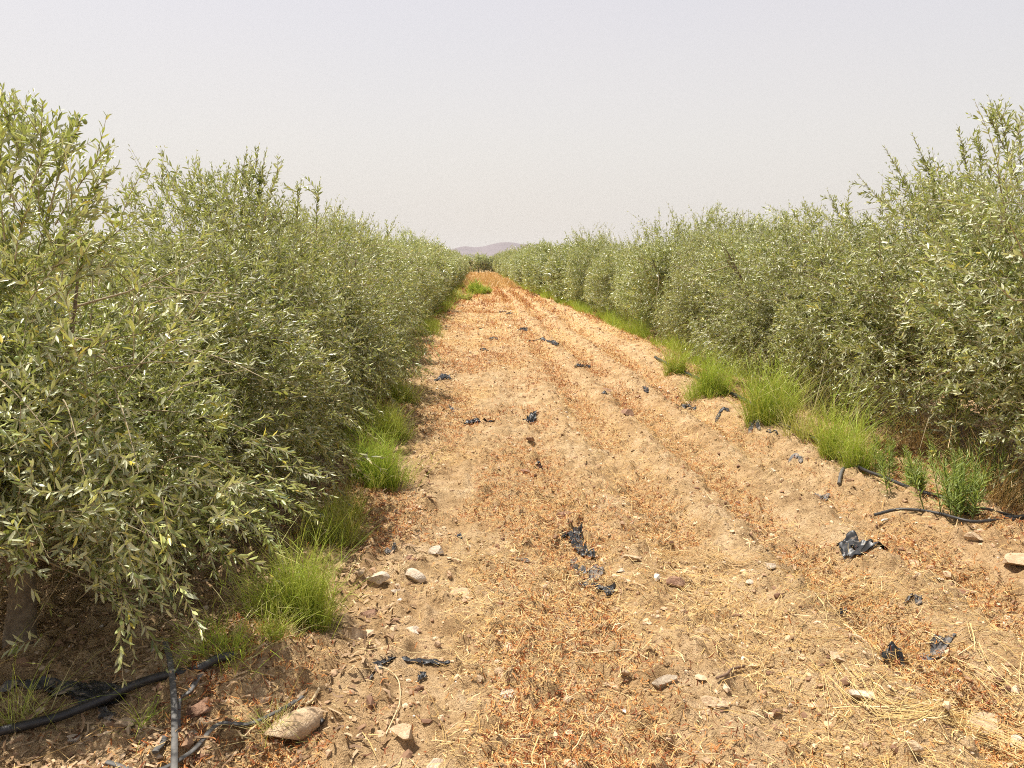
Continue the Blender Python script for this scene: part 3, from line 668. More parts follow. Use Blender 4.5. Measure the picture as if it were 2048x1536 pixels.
# gravel: small angular stones
def ico():
    p = (1 + 5 ** 0.5) / 2
    v = nrm(np.array([[-1, p, 0], [1, p, 0], [-1, -p, 0], [1, -p, 0], [0, -1, p], [0, 1, p], [0, -1, -p], [0, 1, -p], [p, 0, -1], [p, 0, 1], [-p, 0, -1], [-p, 0, 1]], float))
    f = np.array([[0, 11, 5], [0, 5, 1], [0, 1, 7], [0, 7, 10], [0, 10, 11], [1, 5, 9], [5, 11, 4], [11, 10, 2], [10, 7, 6], [7, 1, 8], [3, 9, 4], [3, 4, 2], [3, 2, 6], [3, 6, 8], [3, 8, 9], [4, 9, 5], [2, 4, 11], [6, 2, 10], [8, 6, 7], [9, 8, 1]])
    return v, f
IV, IF = ico()
def pebbles(x, y, size, rng, flat=(0.3, 0.8), tint=None, sink=0.3):
    n = len(x); sc = np.stack([size * rng.uniform(0.7, 1.3, n), size * rng.uniform(0.5, 0.9, n), size * rng.uniform(*flat, n)], 1)
    v = IV[None] * (1 + rng.normal(0, 0.20, (n, 12, 1)) + 0 * rng.normal(0, 0.1, (n, 12, 3))) * sc[:, None, :]
    az = rng.uniform(0, 6.283, n); tl = rng.normal(0, 0.25, n)
    ca, sa = np.cos(az)[:, None], np.sin(az)[:, None]; ct, st = np.cos(tl)[:, None], np.sin(tl)[:, None]
    X_, Y_, Z_ = v[..., 0], v[..., 1], v[..., 2]
    X2, Z2 = X_ * ct - Z_ * st, X_ * st + Z_ * ct
    V = np.stack([X2 * ca - Y_ * sa + x[:, None], X2 * sa + Y_ * ca + y[:, None], Z2 + (height(x, y) + sc[:, 2] * (1 - 2.4 * sink))[:, None]], -1)
    F = (IF[None] + 12 * np.arange(n)[:, None, None]).reshape(-1, 3)
    return V.reshape(-1, 3), F, np.repeat(rng.random(n) if tint is None else tint, 12)
x, y = logxy(24000, r1_, 1.75, 30, -3.2, 3.6)
k = r1_.random(len(x)) < 0.35 + 0.65 * np.clip((fbm(x * 1.2, y * 1.2, 2, 81) - 0.4) * 5, 0, 1) * (x < 3.2)
x, y = x[k], y[k]; sz = np.clip(r1_.lognormal(-4.95, 0.62, len(x)), 0.003, 0.026) * np.maximum(1, y / 8) ** 0.6
V, F, T = pebbles(x, y, sz, r1_)
a = Acc(); a.add(V, F, 0, T); tag(a.obj('gravel', M['gravel'], smooth_=False), 'small angular gravel and stone chips scattered over the track', 'gravel', kind='stuff')
x, y = logxy(60000, r1_, 1.75, 26, -3.2, 3.8)
k = r1_.random(len(x)) < 0.25 + 0.75 * np.clip((fbm(x * 1.5, y * 1.5, 2, 91) - 0.42) * 5, 0, 1)
x, y = x[k], y[k]; sz = np.clip(r1_.lognormal(-5.3, 0.5, len(x)), 0.0025, 0.018) * np.maximum(1, y / 8) ** 0.6
V, F, T = pebbles(x, y, sz, r1_, (0.45, 0.9), sink=0.35)
a = Acc(); a.add(V, F, 0, T); o = a.obj('dirt_clods', M['soil'], smooth_=False)
tag(o, 'crumbled clods of the same ochre earth lying on the track', 'clods', kind='stuff')
# leaf litter beneath the trees of both rows
a = Acc()
for (xa, xb, ya, yb, cnt) in ((-4.2, -0.85, 1.6, 9, 26000), (-4.2, -0.85, 9, 30, 9000), (3.3, 6.0, 4.0, 12, 9000), (3.3, 6.0, 12, 35, 6000), (-1.0, -0.3, 1.8, 12, 3000)):
    x = r1_.uniform(xa, xb, cnt); y = r1_.uniform(ya, yb, cnt); f = np.maximum(1, y / 7)
    ribbons(a, x, y, r1_.uniform(0.03, 0.055, cnt) * f ** .5, r1_.uniform(0.006, 0.011, cnt) * f ** .5, r1_.random(cnt), r1_, 0.005, 0.25, 0.2)
tag(a.obj('leaf_litter', M['litter']), 'brown fallen olive leaves beneath the rows', 'leaf litter', kind='stuff')

# ------------------------------------------------------------------ stones one can single out
import bmesh
def rock(px, py, wpx, hpx, mt, label, seed, rz=0.0, cuts=9, sub=3, depth=0.75, group='loose stones on the track', smooth_=False, tall=0.80, name='stone'):
    g = G(px, py + hpx * 0.25); dist = (g - cam.location).length; w = 1.12 * wpx * dist / FPX
    rng = np.random.default_rng(seed)
    bm = bmesh.new(); bmesh.ops.create_icosphere(bm, subdivisions=sub + 1, radius=1.0)
    V = np.array([v.co[:] for v in bm.verts]); F = np.array([[v.index for v in f.verts] for f in bm.faces]); bm.free()
    for _ in range(cuts):
        nn = nrm(rng.normal(size=3)); dd = rng.uniform(0.34, 0.70)
        ex = np.clip(V @ nn - dd, 0, None); V = V - ex[:, None] * nn
    V = V / np.abs(V).max(0)
    V = V * (1 + 0.05 * (vnoise(V[:, 0] * 4 + V[:, 2] * 3 + seed, V[:, 1] * 4 - V[:, 2] * 2, 3) - 0.5)[:, None] + 0.02 * (vnoise(V[:, 0] * 14 + V[:, 2] * 9, V[:, 1] * 14 - V[:, 2] * 7 + seed, 2) - 0.5)[:, None])
    h = max(hpx * dist / FPX * tall, w * 0.10)
    V = V * [w / 2, w / 2 * depth, h * 0.62]
    V[:, 2] += h * (0.30 if seed == 1 else -0.15 if seed == 41 else 0.14)
    o = mk(name, V, F, M[mt], loc=(g.x, g.y, hgt(g.x, g.y)), smooth_=smooth_); o.rotation_euler = (0, 0, rz)
    tag(o, label, name, group); return o
ROCKS = [
 (590, 1458, 98, 50, 'tan', 'large smooth oblong tan stone at the bottom left beside the grey hose end', 1, 0.85, 4),
 (411, 1425, 62, 44, 'brown', 'angular brown-topped stone just right of the upright grey pipe', 2, 0.3, 9),
 (410, 1447, 24, 18, 'tan', 'small rounded tan pebble-like stone in front of the angular brown one', 3, 0, 6),
 (380, 1470, 26, 24, 'grey', 'small blocky grey-tan stone right of the upright grey pipe', 4, 0, 8),
 (251, 1448, 30, 26, 'tan', 'two-toned tan stone below the thick black hose', 5, 0.2, 8),
 (172, 1480, 24, 18, 'tan', 'small tan stone among leaf litter left of the pipe crossing', 6, 0, 8),
 (145, 1477, 26, 10, 'pale', 'thin pale stone flake near the bottom left corner', 7, 0, 7),
 (830, 1148, 44, 34, 'pale', 'white angular stone with a dark right side, left of the track centre', 8, -0.3, 7),
 (873, 1103, 30, 22, 'pale', 'white flat stone above and right of the big white angular one', 9, 0.5, 8),
 (757, 1168, 40, 30, 'pale', 'pale stone with a dark broken front beside the green grass', 10, 0.4, 9),
 (722, 1162, 24, 20, 'tan', 'rounded pale tan stone nearest the green grass clump', 11, 0, 7),
 (793, 1182, 18, 12, 'pale', 'tiny white stone at the right of the dark-fronted stone', 12, 0, 8),
 (828, 1117, 24, 14, 'brown', 'flat pinkish brown stone above the white angular stone', 13, 0.2, 8),
 (932, 1175, 56, 14, 'tan', 'long flat tan slab lying on the track', 14, 0.05, 8),
 (710, 1265, 46, 32, 'tan', 'blocky tan stone below the green grass clump', 15, 0.25, 8),
 (735, 1226, 38, 15, 'brown', 'flat dark brown stone above the blocky tan one', 16, 0.2, 9),
 (827, 1246, 30, 14, 'pale', 'flat pale stone right of the flat dark brown one', 17, -0.2, 8),
 (650, 1222, 26, 14, 'brown', 'reddish brown stone at the foot of the grass clump', 18, 0, 8),
 (1128, 1027, 32, 18, 'brown', 'rounded dark brown stone above the twisted black film', 19, 0, 5),
 (1265, 1116, 34, 15, 'tan', 'slanting tan slab right of the twisted black film', 20, -0.7, 8),
 (1240, 1141, 16, 12, 'pale', 'tiny white stone below the slanting tan slab', 21, 0, 8),
 (1352, 1166, 36, 22, 'brown', 'dark angular brown stone with a pale top right of centre', 22, 0.4, 9),
 (1255, 827, 30, 22, 'brown', 'reddish brown rock standing alone in the middle distance', 23, 0.3, 8),
 (1210, 777, 24, 14, 'brown', 'reddish brown clod with black film at its foot, farther up the track', 24, 0, 8),
 (1003, 1335, 26, 22, 'tan', 'upright pointed tan stone right of the black film strip', 25, 0, 8),
 (960, 1341, 22, 14, 'tan', 'small tan stone between the film strip and the pointed stone', 26, 0, 8),
 (1330, 1367, 40, 32, 'grey', 'grey-tan angular stone near the bottom centre', 27, 0.5, 8),
 (1010, 1384, 32, 20, 'pale', 'pale rounded stone below the pointed one', 28, 0, 6),
 (1225, 1369, 30, 16, 'tan', 'flat pinkish tan stone left of the grey-tan angular one', 29, 0, 8),
 (1140, 1398, 24, 20, 'tan', 'triangular tan stone in the bottom centre', 30, 0.4, 6),
 (1250, 1357, 18, 20, 'tan', 'small upright tan stone beside the flat pinkish one', 31, 0, 8),
 (808, 1474, 46, 20, 'tan', 'flat tan stone near the bottom edge, left of centre', 32, 0.1, 7),
 (870, 1528, 34, 18, 'pale', 'pale stone cut by the bottom edge, left of centre', 33, 0, 7),
 (1975, 1448, 62, 34, 'tan', 'large tan block with a shaded right side in the bottom right corner', 34, -0.1, 7),
 (2030, 1470, 34, 24, 'pale', 'whitish stone at the right edge beside the large tan block', 35, 0.2, 8),
 (1825, 1382, 38, 20, 'tan', 'rounded tan stone left of the large tan block, above the straw bundle', 36, 0, 5),
 (1727, 1390, 42, 18, 'pale', 'thin pale slab beside the straw bundle', 37, -0.6, 9),
 (1915, 1358, 26, 16, 'tan', 'tan stone above the rounded one at the right', 38, 0, 8),
 (1815, 1120, 40, 22, 'tan', 'smooth tan stone half buried right of the black film patch', 39, 0, 4),
 (1950, 1074, 30, 20, 'tan', 'tan stone below the right-hand black hose', 40, 0, 6),
 (2035, 1132, 64, 13, 'tan', 'wide flat tan stone cut by the right edge', 41, 0.1, 6),
 (1537, 1137, 24, 13, 'grey', 'small grey stone at the end of the straw fan', 42, 0, 8),
 (1497, 1167, 20, 12, 'pale', 'small pale stone below the straw fan', 43, 0, 7),
 (1540, 930, 26, 12, 'pale', 'pale stone in the right furrow above the small film patch', 44, 0.1, 7),
 (1566, 1001, 20, 10, 'pale', 'pale stone left of the small dark film patch', 45, 0.2, 7),
 (1047, 943, 24, 12, 'brown', 'brown stone in the centre of the track below the two film scraps', 46, 0, 8),
 (1062, 877, 18, 10, 'brown', 'brown stone under the upright film scrap', 47, 0, 8),
 (1600, 1076, 20, 10, 'brown', 'dark brown stone amid red weeds, right half', 48, 0, 8),
 (1935, 1185, 34, 16, 'brown', 'brown stone right of the straw heap', 49, 0.1, 8),
 (1430, 1405, 44, 16, 'tan', 'flat tan slab in the lower right centre', 50, 0, 8),
 (1822, 1500, 28, 18, 'tan', 'tan stone under the straw bundle near the bottom edge', 51, 0, 8),
 (1672, 1325, 40, 16, 'tan', 'tan stone left of the small crumpled black film', 52, 0, 8),
 (1190, 1297, 20, 14, 'tan', 'small tan stone at the start of the pale stalk', 53, 0, 8),
 (820, 1115, 18, 12, 'brown', 'tiny brown stone touching the flat pinkish one', 54, 0.6, 8),
]
for (px, py, w_, h_, mt_, lab, sd, rz, cu) in ROCKS:
    rock(px, py, w_, h_, mt_, lab, sd, rz, cu, sub=4 if w_ > 55 else 3, smooth_=(sd == 1), depth=0.55 if sd == 1 else 0.75)

# ------------------------------------------------------------------ torn black mulch film
def resample(P, n):
    P = np.array(P, float); k = len(P)
    if k > 2:       # Catmull-Rom
        Q = np.vstack([2 * P[0] - P[1], P, 2 * P[-1] - P[-2]]); out = []
        for i in range(k - 1):
            p0, p1, p2, p3 = Q[i:i + 4]
            for t in np.linspace(0, 1, 12, endpoint=False):
                out.append(0.5 * ((2 * p1) + (-p0 + p2) * t + (2 * p0 - 5 * p1 + 4 * p2 - p3) * t * t + (-p0 + 3 * p1 - 3 * p2 + p3) * t ** 3))
        out.append(P[-1]); P = np.array(out)
    d = np.r_[0, np.cumsum(np.linalg.norm(np.diff(P, axis=0), axis=1))]
    s = np.linspace(0, d[-1], n)
    return np.stack([np.interp(s, d, P[:, j]) for j in range(P.shape[1])], 1)
def film_piece(pts, wpx, mt, label, seed, amp=0.5, group='torn pieces of black plastic film', layers=2, lift=0.008, torn=0.35, name='plastic_film'):
    """pts: pixels along the scrap; wpx: its width in pixels; crumpled sheet that lies on the earth"""
    W_ = [G(*p) for p in pts]; c = sum(W_, Vector()) / len(W_); dist = (c - cam.location).length
    rng = np.random.default_rng(seed); P = resample([(v.x, v.y) for v in W_], 70)
    T = nrm(np.gradient(P, axis=0)); Nn = np.stack([-T[:, 1], T[:, 0]], 1)
    w = wpx * dist / FPX * 1.15; ln = np.linalg.norm(P[-1] - P[0]) + 1e-3
    M_ = 18; tt = np.linspace(-0.5, 0.5, M_); ss = np.linspace(0, 1, 70)
    S2, T2 = np.meshgrid(ss, tt, indexing='ij'); acc = Acc()
    ar = ln / max(w, 1e-3)
    for L_ in range(layers):
        prof = np.sqrt(np.clip(1 - np.abs(2 * ss - 1) ** 4, 0.02, 1)) * (0.55 + 0.9 * vnoise(ss * 5 + seed * 3.1, ss * 0 + L_, 6))
        off = (vnoise(ss * 4 + seed, ss * 0 + 9 + L_, 2) - 0.5) * 0.35 * w
        folds = vnoise(S2 * 0.9 * ar + seed, T2 * 5 + S2 * 2.0 + L_ * 7, 11) ; ridg = 1 - np.abs(folds * 2 - 1)
        r2_ = 1 - np.abs(vnoise(S2 * 1.6 * ar + seed * 2, T2 * 11 - S2 * 3 + L_ * 3, 12) * 2 - 1)
        lat = (T2 * w * prof[:, None] * (0.8 + 0.5 * (folds - 0.5))) + off[:, None]
        xx = P[:, 0:1] + Nn[:, 0:1] * lat + T[:, 0:1] * (r2_ - 0.5) * w * 0.12
        y2 = P[:, 1:2] + Nn[:, 1:2] * lat + T[:, 1:2] * (r2_ - 0.5) * w * 0.12
        z = height(xx, y2) + lift + L_ * 0.004 + 0.40 * amp * w * (0.5 * ridg ** 2 + 0.32 * r2_ ** 2) * (0.35 + 1.0 * vnoise(S2 * 3 + seed, S2 * 0 + L_, 14))
        edge = np.abs(T2 * 2) + torn * 1.6 * (vnoise(S2 * 9 * max(1, ar * 0.5) + seed, T2 * 4 + 3 * L_, 15) - 0.35)
        V = np.stack([xx, y2, z], -1).reshape(-1, 3)
        I_ = np.arange(70 * M_).reshape(70, M_)
        F = np.stack([I_[:-1, :-1], I_[1:, :-1], I_[1:, 1:], I_[:-1, 1:]], -1)
        hole = vnoise(S2 * 6 * max(1, ar * .6) + seed, T2 * 6, 17)
        keep = (edge[:-1, :-1] < 1.0) & (hole[:-1, :-1] > 0.16 + 0.25 * torn)
        acc.add(V, F[keep].reshape(-1, 4), 0)
    o = acc.obj(name, M[mt], smooth_=True)
    # origin at the scrap
    o.data.transform(Matrix.Translation((-c.x, -c.y, -c.z))); o.location = c
    tag(o, label, 'plastic film', group); return o
film_piece([(1122, 1073), (1140, 1070), (1146, 1092), (1165, 1108), (1190, 1120)], 17, 'film', 'twisted black film strip with an upright torn knot at the centre of the track', 1, 0.85)
film_piece([(1150, 1062), (1160, 1076), (1152, 1090)], 18, 'film', 'crumpled black film flap at the upper end of the twisted strip', 2, 1.2)
film_piece([(1150, 1115), (1150, 1140), (1195, 1140), (1160, 1168), (1195, 1172)], 24, 'film_grey', 'thin dusty grey film remains below the twisted black strip', 3, 0.2, layers=1, torn=0.75)
film_piece([(1183, 1172), (1200, 1170), (1218, 1185), (1215, 1198)], 20, 'film', 'black film scrap bunched round a small pale stone', 4, 0.9)
film_piece([(745, 1332), (790, 1325), (840, 1326), (910, 1330)], 15, 'film', 'long black film strip with a rounded right end, lower left of the track', 5, 0.7)
film_piece([(760, 1330), (752, 1352), (742, 1385)], 14, 'film_grey', 'dusty film tail hanging down from the left end of the long strip', 6, 0.3, torn=0.6)
film_piece([(838, 1368), (846, 1352), (852, 1350)], 14, 'film', 'small upright black scrap just below the long film strip', 7, 1.0)
film_piece([(895, 1080), (912, 1075), (922, 1078)], 9, 'film', 'small dark film scrap above the flat tan slab', 8, 0.8)
film_piece([(1672, 1124), (1725, 1122), (1782, 1124)], 40, 'film', 'wide jet-black film patch among red weeds on the right', 50, 0.10, torn=0.7, lift=0.014)
film_piece([(1840, 1280), (1870, 1285), (1905, 1290)], 28, 'film_grey', 'flat grey ribbed film patch half buried at the right', 10, 0.15, layers=1, torn=0.3)
film_piece([(1768, 1328), (1785, 1322), (1808, 1330)], 16, 'film', 'small crumpled black film lump below the grey ribbed patch', 11, 1.0)
film_piece([(928, 850), (955, 846), (975, 838), (990, 846)], 13, 'film', 'black film strip lying across the track left of the upright scrap', 12, 0.8)
film_piece([(1045, 843), (1060, 838), (1070, 828)], 15, 'film', 'upright black film scrap right of the crosswise strip', 13, 1.4)
film_piece([(874, 765), (890, 755), (900, 762)], 15, 'film', 'black film heap in the shade near the left row', 14, 0.8)
film_piece([(1628, 992), (1642, 995), (1654, 1000)], 13, 'film_grey', 'small wrinkled grey-black film patch in the right furrows', 15, 0.5)
film_piece([(1350, 812), (1372, 812), (1390, 817)], 10, 'film', 'flat black film scrap far right of the reddish rock', 16, 0.5)
film_piece([(1430, 834), (1445, 831), (1457, 832)], 8, 'film', 'thin black film sliver right of the flat scrap', 17, 0.5)
film_piece([(1578, 922), (1590, 925), (1603, 932)], 9, 'film_grey', 'thin grey film sliver on the right furrow crest', 18, 0.4)
film_piece([(1498, 866), (1507, 862), (1520, 862)], 8, 'film_grey', 'dull film scrap left of its twin by the right verge', 19, 0.4)
film_piece([(1532, 868), (1545, 866), (1555, 872)], 8, 'film', 'black film scrap nearest the hose on the right verge', 20, 0.5)
film_piece([(1055, 683), (1080, 681), (1100, 684)], 7, 'film', 'long thin black film strip far up the track', 21, 0.6)
film_piece([(1102, 686), (1110, 690), (1116, 693)], 12, 'film', 'black film lump at the right end of the far thin strip', 22, 1.2)
film_piece([(998, 626), (1006, 624), (1012, 625)], 6, 'film', 'tiny film scrap on the left of the two farthest', 23, 1.0)
film_piece([(1014, 630), (1019, 628), (1025, 629)], 6, 'film', 'tiny film scrap on the right of the two farthest', 24, 1.0)
film_piece([(1040, 663), (1048, 659), (1054, 664)], 9, 'film', 'small black scrap above the far thin strip', 25, 1.2)
film_piece([(960, 703), (966, 700), (972, 703)], 8, 'film', 'lone dark scrap left of the far thin strip', 26, 1.2)
film_piece([(945, 660), (955, 658), (964, 659)], 5, 'film', 'flat dark sliver on the left half of the far track', 27, 0.8)
film_piece([(868, 656), (885, 653), (900, 655)], 6, 'film', 'thin dark strip at the foot of the far left row', 28, 0.6)
film_piece([(980, 681), (988, 677), (994, 681)], 7, 'film', 'small scrap in the middle of the far track', 29, 1.0)
film_piece([(1150, 738), (1162, 733), (1180, 735)], 9, 'film', 'black film scrap above the reddish clod', 30, 0.8)
film_piece([(1203, 792), (1209, 788), (1214, 793)], 8, 'film', 'tiny black scrap under the reddish clod', 31, 1.0)
film_piece([(1283, 782), (1289, 777), (1294, 781)], 7, 'film', 'tiny black scrap right of the reddish clod', 32, 1.0)
film_piece([(900, 820), (905, 824), (910, 826)], 7, 'film', 'tiny black scrap above the crosswise strip', 33, 1.0)
film_piece([(1070, 937), (1078, 938), (1087, 941)], 7, 'film', 'tiny dark scrap beside the central brown stone', 34, 0.8)
film_piece([(-60, 1372), (60, 1380), (150, 1385), (235, 1400)], 42, 'film_grey', 'large crumpled grey-black film sheet in the shade behind the thick hose', 35, 0.35, torn=0.1)
film_piece([(140, 1378), (185, 1390), (238, 1408)], 42, 'film', 'bulging black film pouch at the right end of the shaded sheet', 36, 0.5, torn=0.05)
film_piece([(200, 1425), (215, 1435), (222, 1446)], 16, 'film_grey', 'small grey film shred in front of the thick hose', 37, 0.4)
film_piece([(1680, 1228), (1690, 1227), (1700, 1231)], 9, 'film', 'small dark shred at the edge of the straw heap', 38, 0.8)
film_piece([(1808, 1222), (1825, 1226), (1838, 1232)], 11, 'film_grey', 'dull grey shred between straw heap and ribbed patch', 39, 0.4, torn=0.6)
film_piece([(1030, 1120), (1045, 1122), (1055, 1127)], 14, 'film_grey', 'faint dusty film patch left of the twisted strip', 40, 0.15, layers=1, torn=0.7)
film_piece([(770, 1103), (778, 1107), (790, 1106)], 11, 'film_grey', 'dusty film scrap among white stones near the grass', 41, 0.4, torn=0.5)

# ------------------------------------------------------------------ irrigation hoses and pipes
def hose(pts, rpx, mt, label, z=0.0, seed=1, flat=1.0, sink=0.2, name='hose', cat='hose', group='irrigation hoses on the ground', lift=None):
    W_ = [G(*p) for p in pts]; P = resample([(v.x, v.y) for v in W_], 80)
    dist = (sum(W_, Vector()) / len(W_) - cam.location).length; r = rpx * dist / FPX / 2
    zz = height(P[:, 0], P[:, 1]); k = np.ones(31) / 31; zm = np.pad(zz, 4, 'edge'); zm = np.max([zm[j:j + 80] for j in range(9)], 0); zs = np.convolve(np.pad(zm, 15, 'edge'), k, 'valid')
    zc = zs + r * (1 - sink) * flat + z
    if lift is not None: zc = zc + np.interp(np.linspace(0, 1, 80), *lift)
    P3 = np.concatenate([P, zc[:, None]], 1)
    T = nrm(np.gradient(P3, axis=0)); s = nrm(np.cross(T, [0, 0, 1])); u = np.cross(s, T)
    a = np.arange(12) * 2 * math.pi / 12; rr = r * (1 + 0.05 * (vnoise(np.linspace(0, 14, 80), np.zeros(80) + seed, 3) - 0.5))
    V = P3[:, None, :] + rr[:, None, None] * (s[:, None, :] * np.cos(a)[:, None] + u[:, None, :] * np.sin(a)[:, None] * flat)
    I_ = np.arange(80 * 12).reshape(80, 12); n_ = np.roll(I_, -1, 1)
    F = np.stack([I_[:-1], n_[:-1], n_[1:], I_[1:]], -1).reshape(-1, 4)
    acc = Acc(); acc.add(V, F, 0)
    V2 = np.concatenate([V.reshape(-1, 3)[:12], P3[:1], V.reshape(-1, 3)[-12:], P3[-1:]])
    F3 = [[12, (i + 1) % 12, i] for i in range(12)] + [[25, 13 + i, 13 + (i + 1) % 12] for i in range(12)]
    acc.add(V2, np.array(F3), 0)
    o = acc.obj(name, M[mt]); c = W_[0]; o.data.transform(Matrix.Translation((-c.x, -c.y, -c.z))); o.location = c
    tag(o, label, cat, group); return o
hose([(-120, 1520), (0, 1482), (95, 1458), (190, 1430), (260, 1395), (330, 1368), (390, 1345), (440, 1318), (468, 1300)], 15, 'hose', 'thick black hose crossing the bottom left corner into the grass', 0.004)
hose([(332, 1310), (343, 1350), (348, 1400), (350, 1460), (350, 1560)], 10.5, 'hose_grey', 'flattened grey pipe pointing straight at the camera over the thick hose', 0.022, flat=0.4)
hose([(402, 1350), (380, 1390), (360, 1435), (352, 1460)], 10, 'hose_grey', 'short slanting grey pipe right of the straight flattened one', 0.004, flat=0.4)
hose([(215, 1545), (300, 1524), (380, 1500), (440, 1480), (500, 1458), (560, 1432), (606, 1406)], 9, 'hose_grey', 'thin grey hose curving past the large smooth stone', 0.010, flat=0.5)
hose([(312, 1530), (318, 1505), (330, 1478)], 12, 'hose_grey', 'broken stub of grey pipe at the bottom left', 0.004, flat=0.5)
hose([(625, 1440), (645, 1432)], 10, 'hose', 'black hose stub poking out behind the large smooth stone', 0.0)
hose([(1540, 845), (1600, 872), (1660, 905), (1720, 942), (1770, 963), (1830, 990), (1890, 1010), (1930, 1030), (2000, 1045), (2080, 1058)], 6, 'hose', 'black hose running along the foot of the right row', 0.0)
hose([(1748, 1036), (1800, 1047), (1870, 1055), (1960, 1060), (2090, 1062)], 5.5, 'hose', 'free end of black hose curving over the right verge', 0.006)
hose([(1890, 1012), (1950, 1028), (2000, 1035), (2080, 1040)], 5, 'hose', 'second black hose in the shade behind the right verge', 0.0)
hose([(1692, 935), (1682, 950), (1677, 978)], 6, 'hose_grey', 'short grey hose piece upright beside the pale green clump', 0.0)
hose([(1310, 720), (1360, 745), (1420, 775), (1480, 803), (1545, 845)], 6, 'hose', 'far stretch of black hose under the right-hand grass', 0.0)

# ------------------------------------------------------------------ straw bundles, stalks, sticks
def stalks(paths, cnt, spread, label, seed, name='straw_bundle', rad=(0.0007, 0.0013)):
    W_ = [G(*p) for p in paths]; rng = np.random.default_rng(seed); P = resample([(v.x, v.y) for v in W_], 40); acc = Acc()
    for k in range(cnt):
        a, b_ = sorted(rng.uniform(0, 1, 2)); 
        if b_ - a < 0.35: a, b_ = max(0, a - 0.2), min(1, b_ + 0.25)
        i = np.linspace(a * 39, b_ * 39, 9); q = np.stack([np.interp(i, np.arange(40), P[:, j]) for j in (0, 1)], 1)
        q += rng.normal(0, spread, 2) * np.array([1, 1]) + np.linspace(-1, 1, 9)[:, None] * rng.normal(0, spread * 0.8, 2) + 0.4 * spread * np.sin(np.linspace(0, 3, 9))[:, None] * rng.normal(0, 1, 2)
        z = height(q[:, 0], q[:, 1]); z = np.maximum(z, z.mean()) + 0.006 + rng.uniform(0, 0.028)
        V, F = tubes(np.concatenate([q, z[:, None]], 1)[None], (rng.uniform(*rad) * np.linspace(1, 0.6, 9))[None], 4)
        acc.add(V, F, 0, np.full(len(V), rng.uniform(0.45, 1)))
    o = acc.obj(name, M['straw']); c = W_[0]; o.data.transform(Matrix.Translation((-c.x, -c.y, -c.z))); o.location = c
    tag(o, label, 'straw' if name == 'straw_bundle' else 'stalk', 'bundles of straw' if name == 'straw_bundle' else None); return o
stalks([(1668, 1345), (1750, 1385), (1850, 1430), (1950, 1480), (2100, 1560)], 40, 0.032, 'long bundle of golden straw stalks running into the bottom right corner', 1)
stalks([(1310, 1108), (1400, 1128), (1480, 1140), (1560, 1138)], 34, 0.025, 'fan of yellow straw stalks pointing to the small grey stone', 2)
stalks([(1600, 1235), (1700, 1215), (1800, 1195)], 40, 0.09, 'loose heap of tangled yellow straw below the black film patch', 3)
stalks([(1900, 1300), (1980, 1380), (2060, 1440)], 16, 0.05, 'sparse straw stalks beside the large tan block', 4)
def stalk(pts, rpx, mt, label, name='dry_stalk', z=0.006):
    return hose(pts, rpx, mt, label, z, name=name, cat='stalk', group=None, sink=0.0)
M['stalkm'] = bark('dry_stalk_skin', (0.55, 0.40, 0.20), (0.75, 0.60, 0.38), 80)
M['stick'] = bark('dark_stick', (0.12, 0.07, 0.045), (0.26, 0.16, 0.10), 60)
stalk([(742, 1334), (775, 1345), (797, 1370), (800, 1405), (790, 1440), (772, 1475)], 2.2, 'stalkm', 'pale curved dry stalk looping below the long film strip')
stalk([(1130, 1300), (1190, 1315), (1260, 1312), (1300, 1308)], 2.2, 'stalkm', 'slender pale stalk lying across the track centre')
o = stalk([(1432, 1368), (1455, 1358), (1470, 1345), (1490, 1338)], 4.5, 'stick', 'dark crooked twig right of the grey-tan angular stone', 'twig'); o['category'] = 'twig'
o = stalk([(612, 1415), (640, 1395)], 6, 'stalkm', 'short pale split stick above the large smooth stone', 'wood_chip'); o['category'] = 'stick'

# ------------------------------------------------------------------ grass clumps and weeds
def blades(acc, P0, D, L, wd, rng, curve=0.6, tint=None, m=0, S=4):
    N = len(P0); D = nrm(D); t = np.linspace(0, 1, S)[None, :, None]
    hor = D * [1, 1, 0] + rng.normal(0, 0.3, (N, 3)) * [1, 1, 0]
    P = P0[:, None, :] + D[:, None, :] * L[:, None, None] * t + (hor * curve - np.array([0, 0, 0.5 * curve]))[:, None, :] * L[:, None, None] * t ** 2
    az = rng.uniform(0, 6.28, N); s = np.stack([np.cos(az), np.sin(az), 0 * az], 1)
    w = wd[:, None, None] * (1 - 0.85 * t ** 1.5) * 0.5
    V = np.stack([P - s[:, None] * w, P + s[:, None] * w], 2)
    i = (np.arange(N) * S * 2)[:, None]
    F = np.concatenate([i + [2 * j, 2 * j + 2, 2 * j + 3, 2 * j + 1] for j in range(S - 1)], 0)
    acc.add(V.reshape(-1, 3), F, m, np.repeat(np.clip(tint, 0, 1), S * 2))
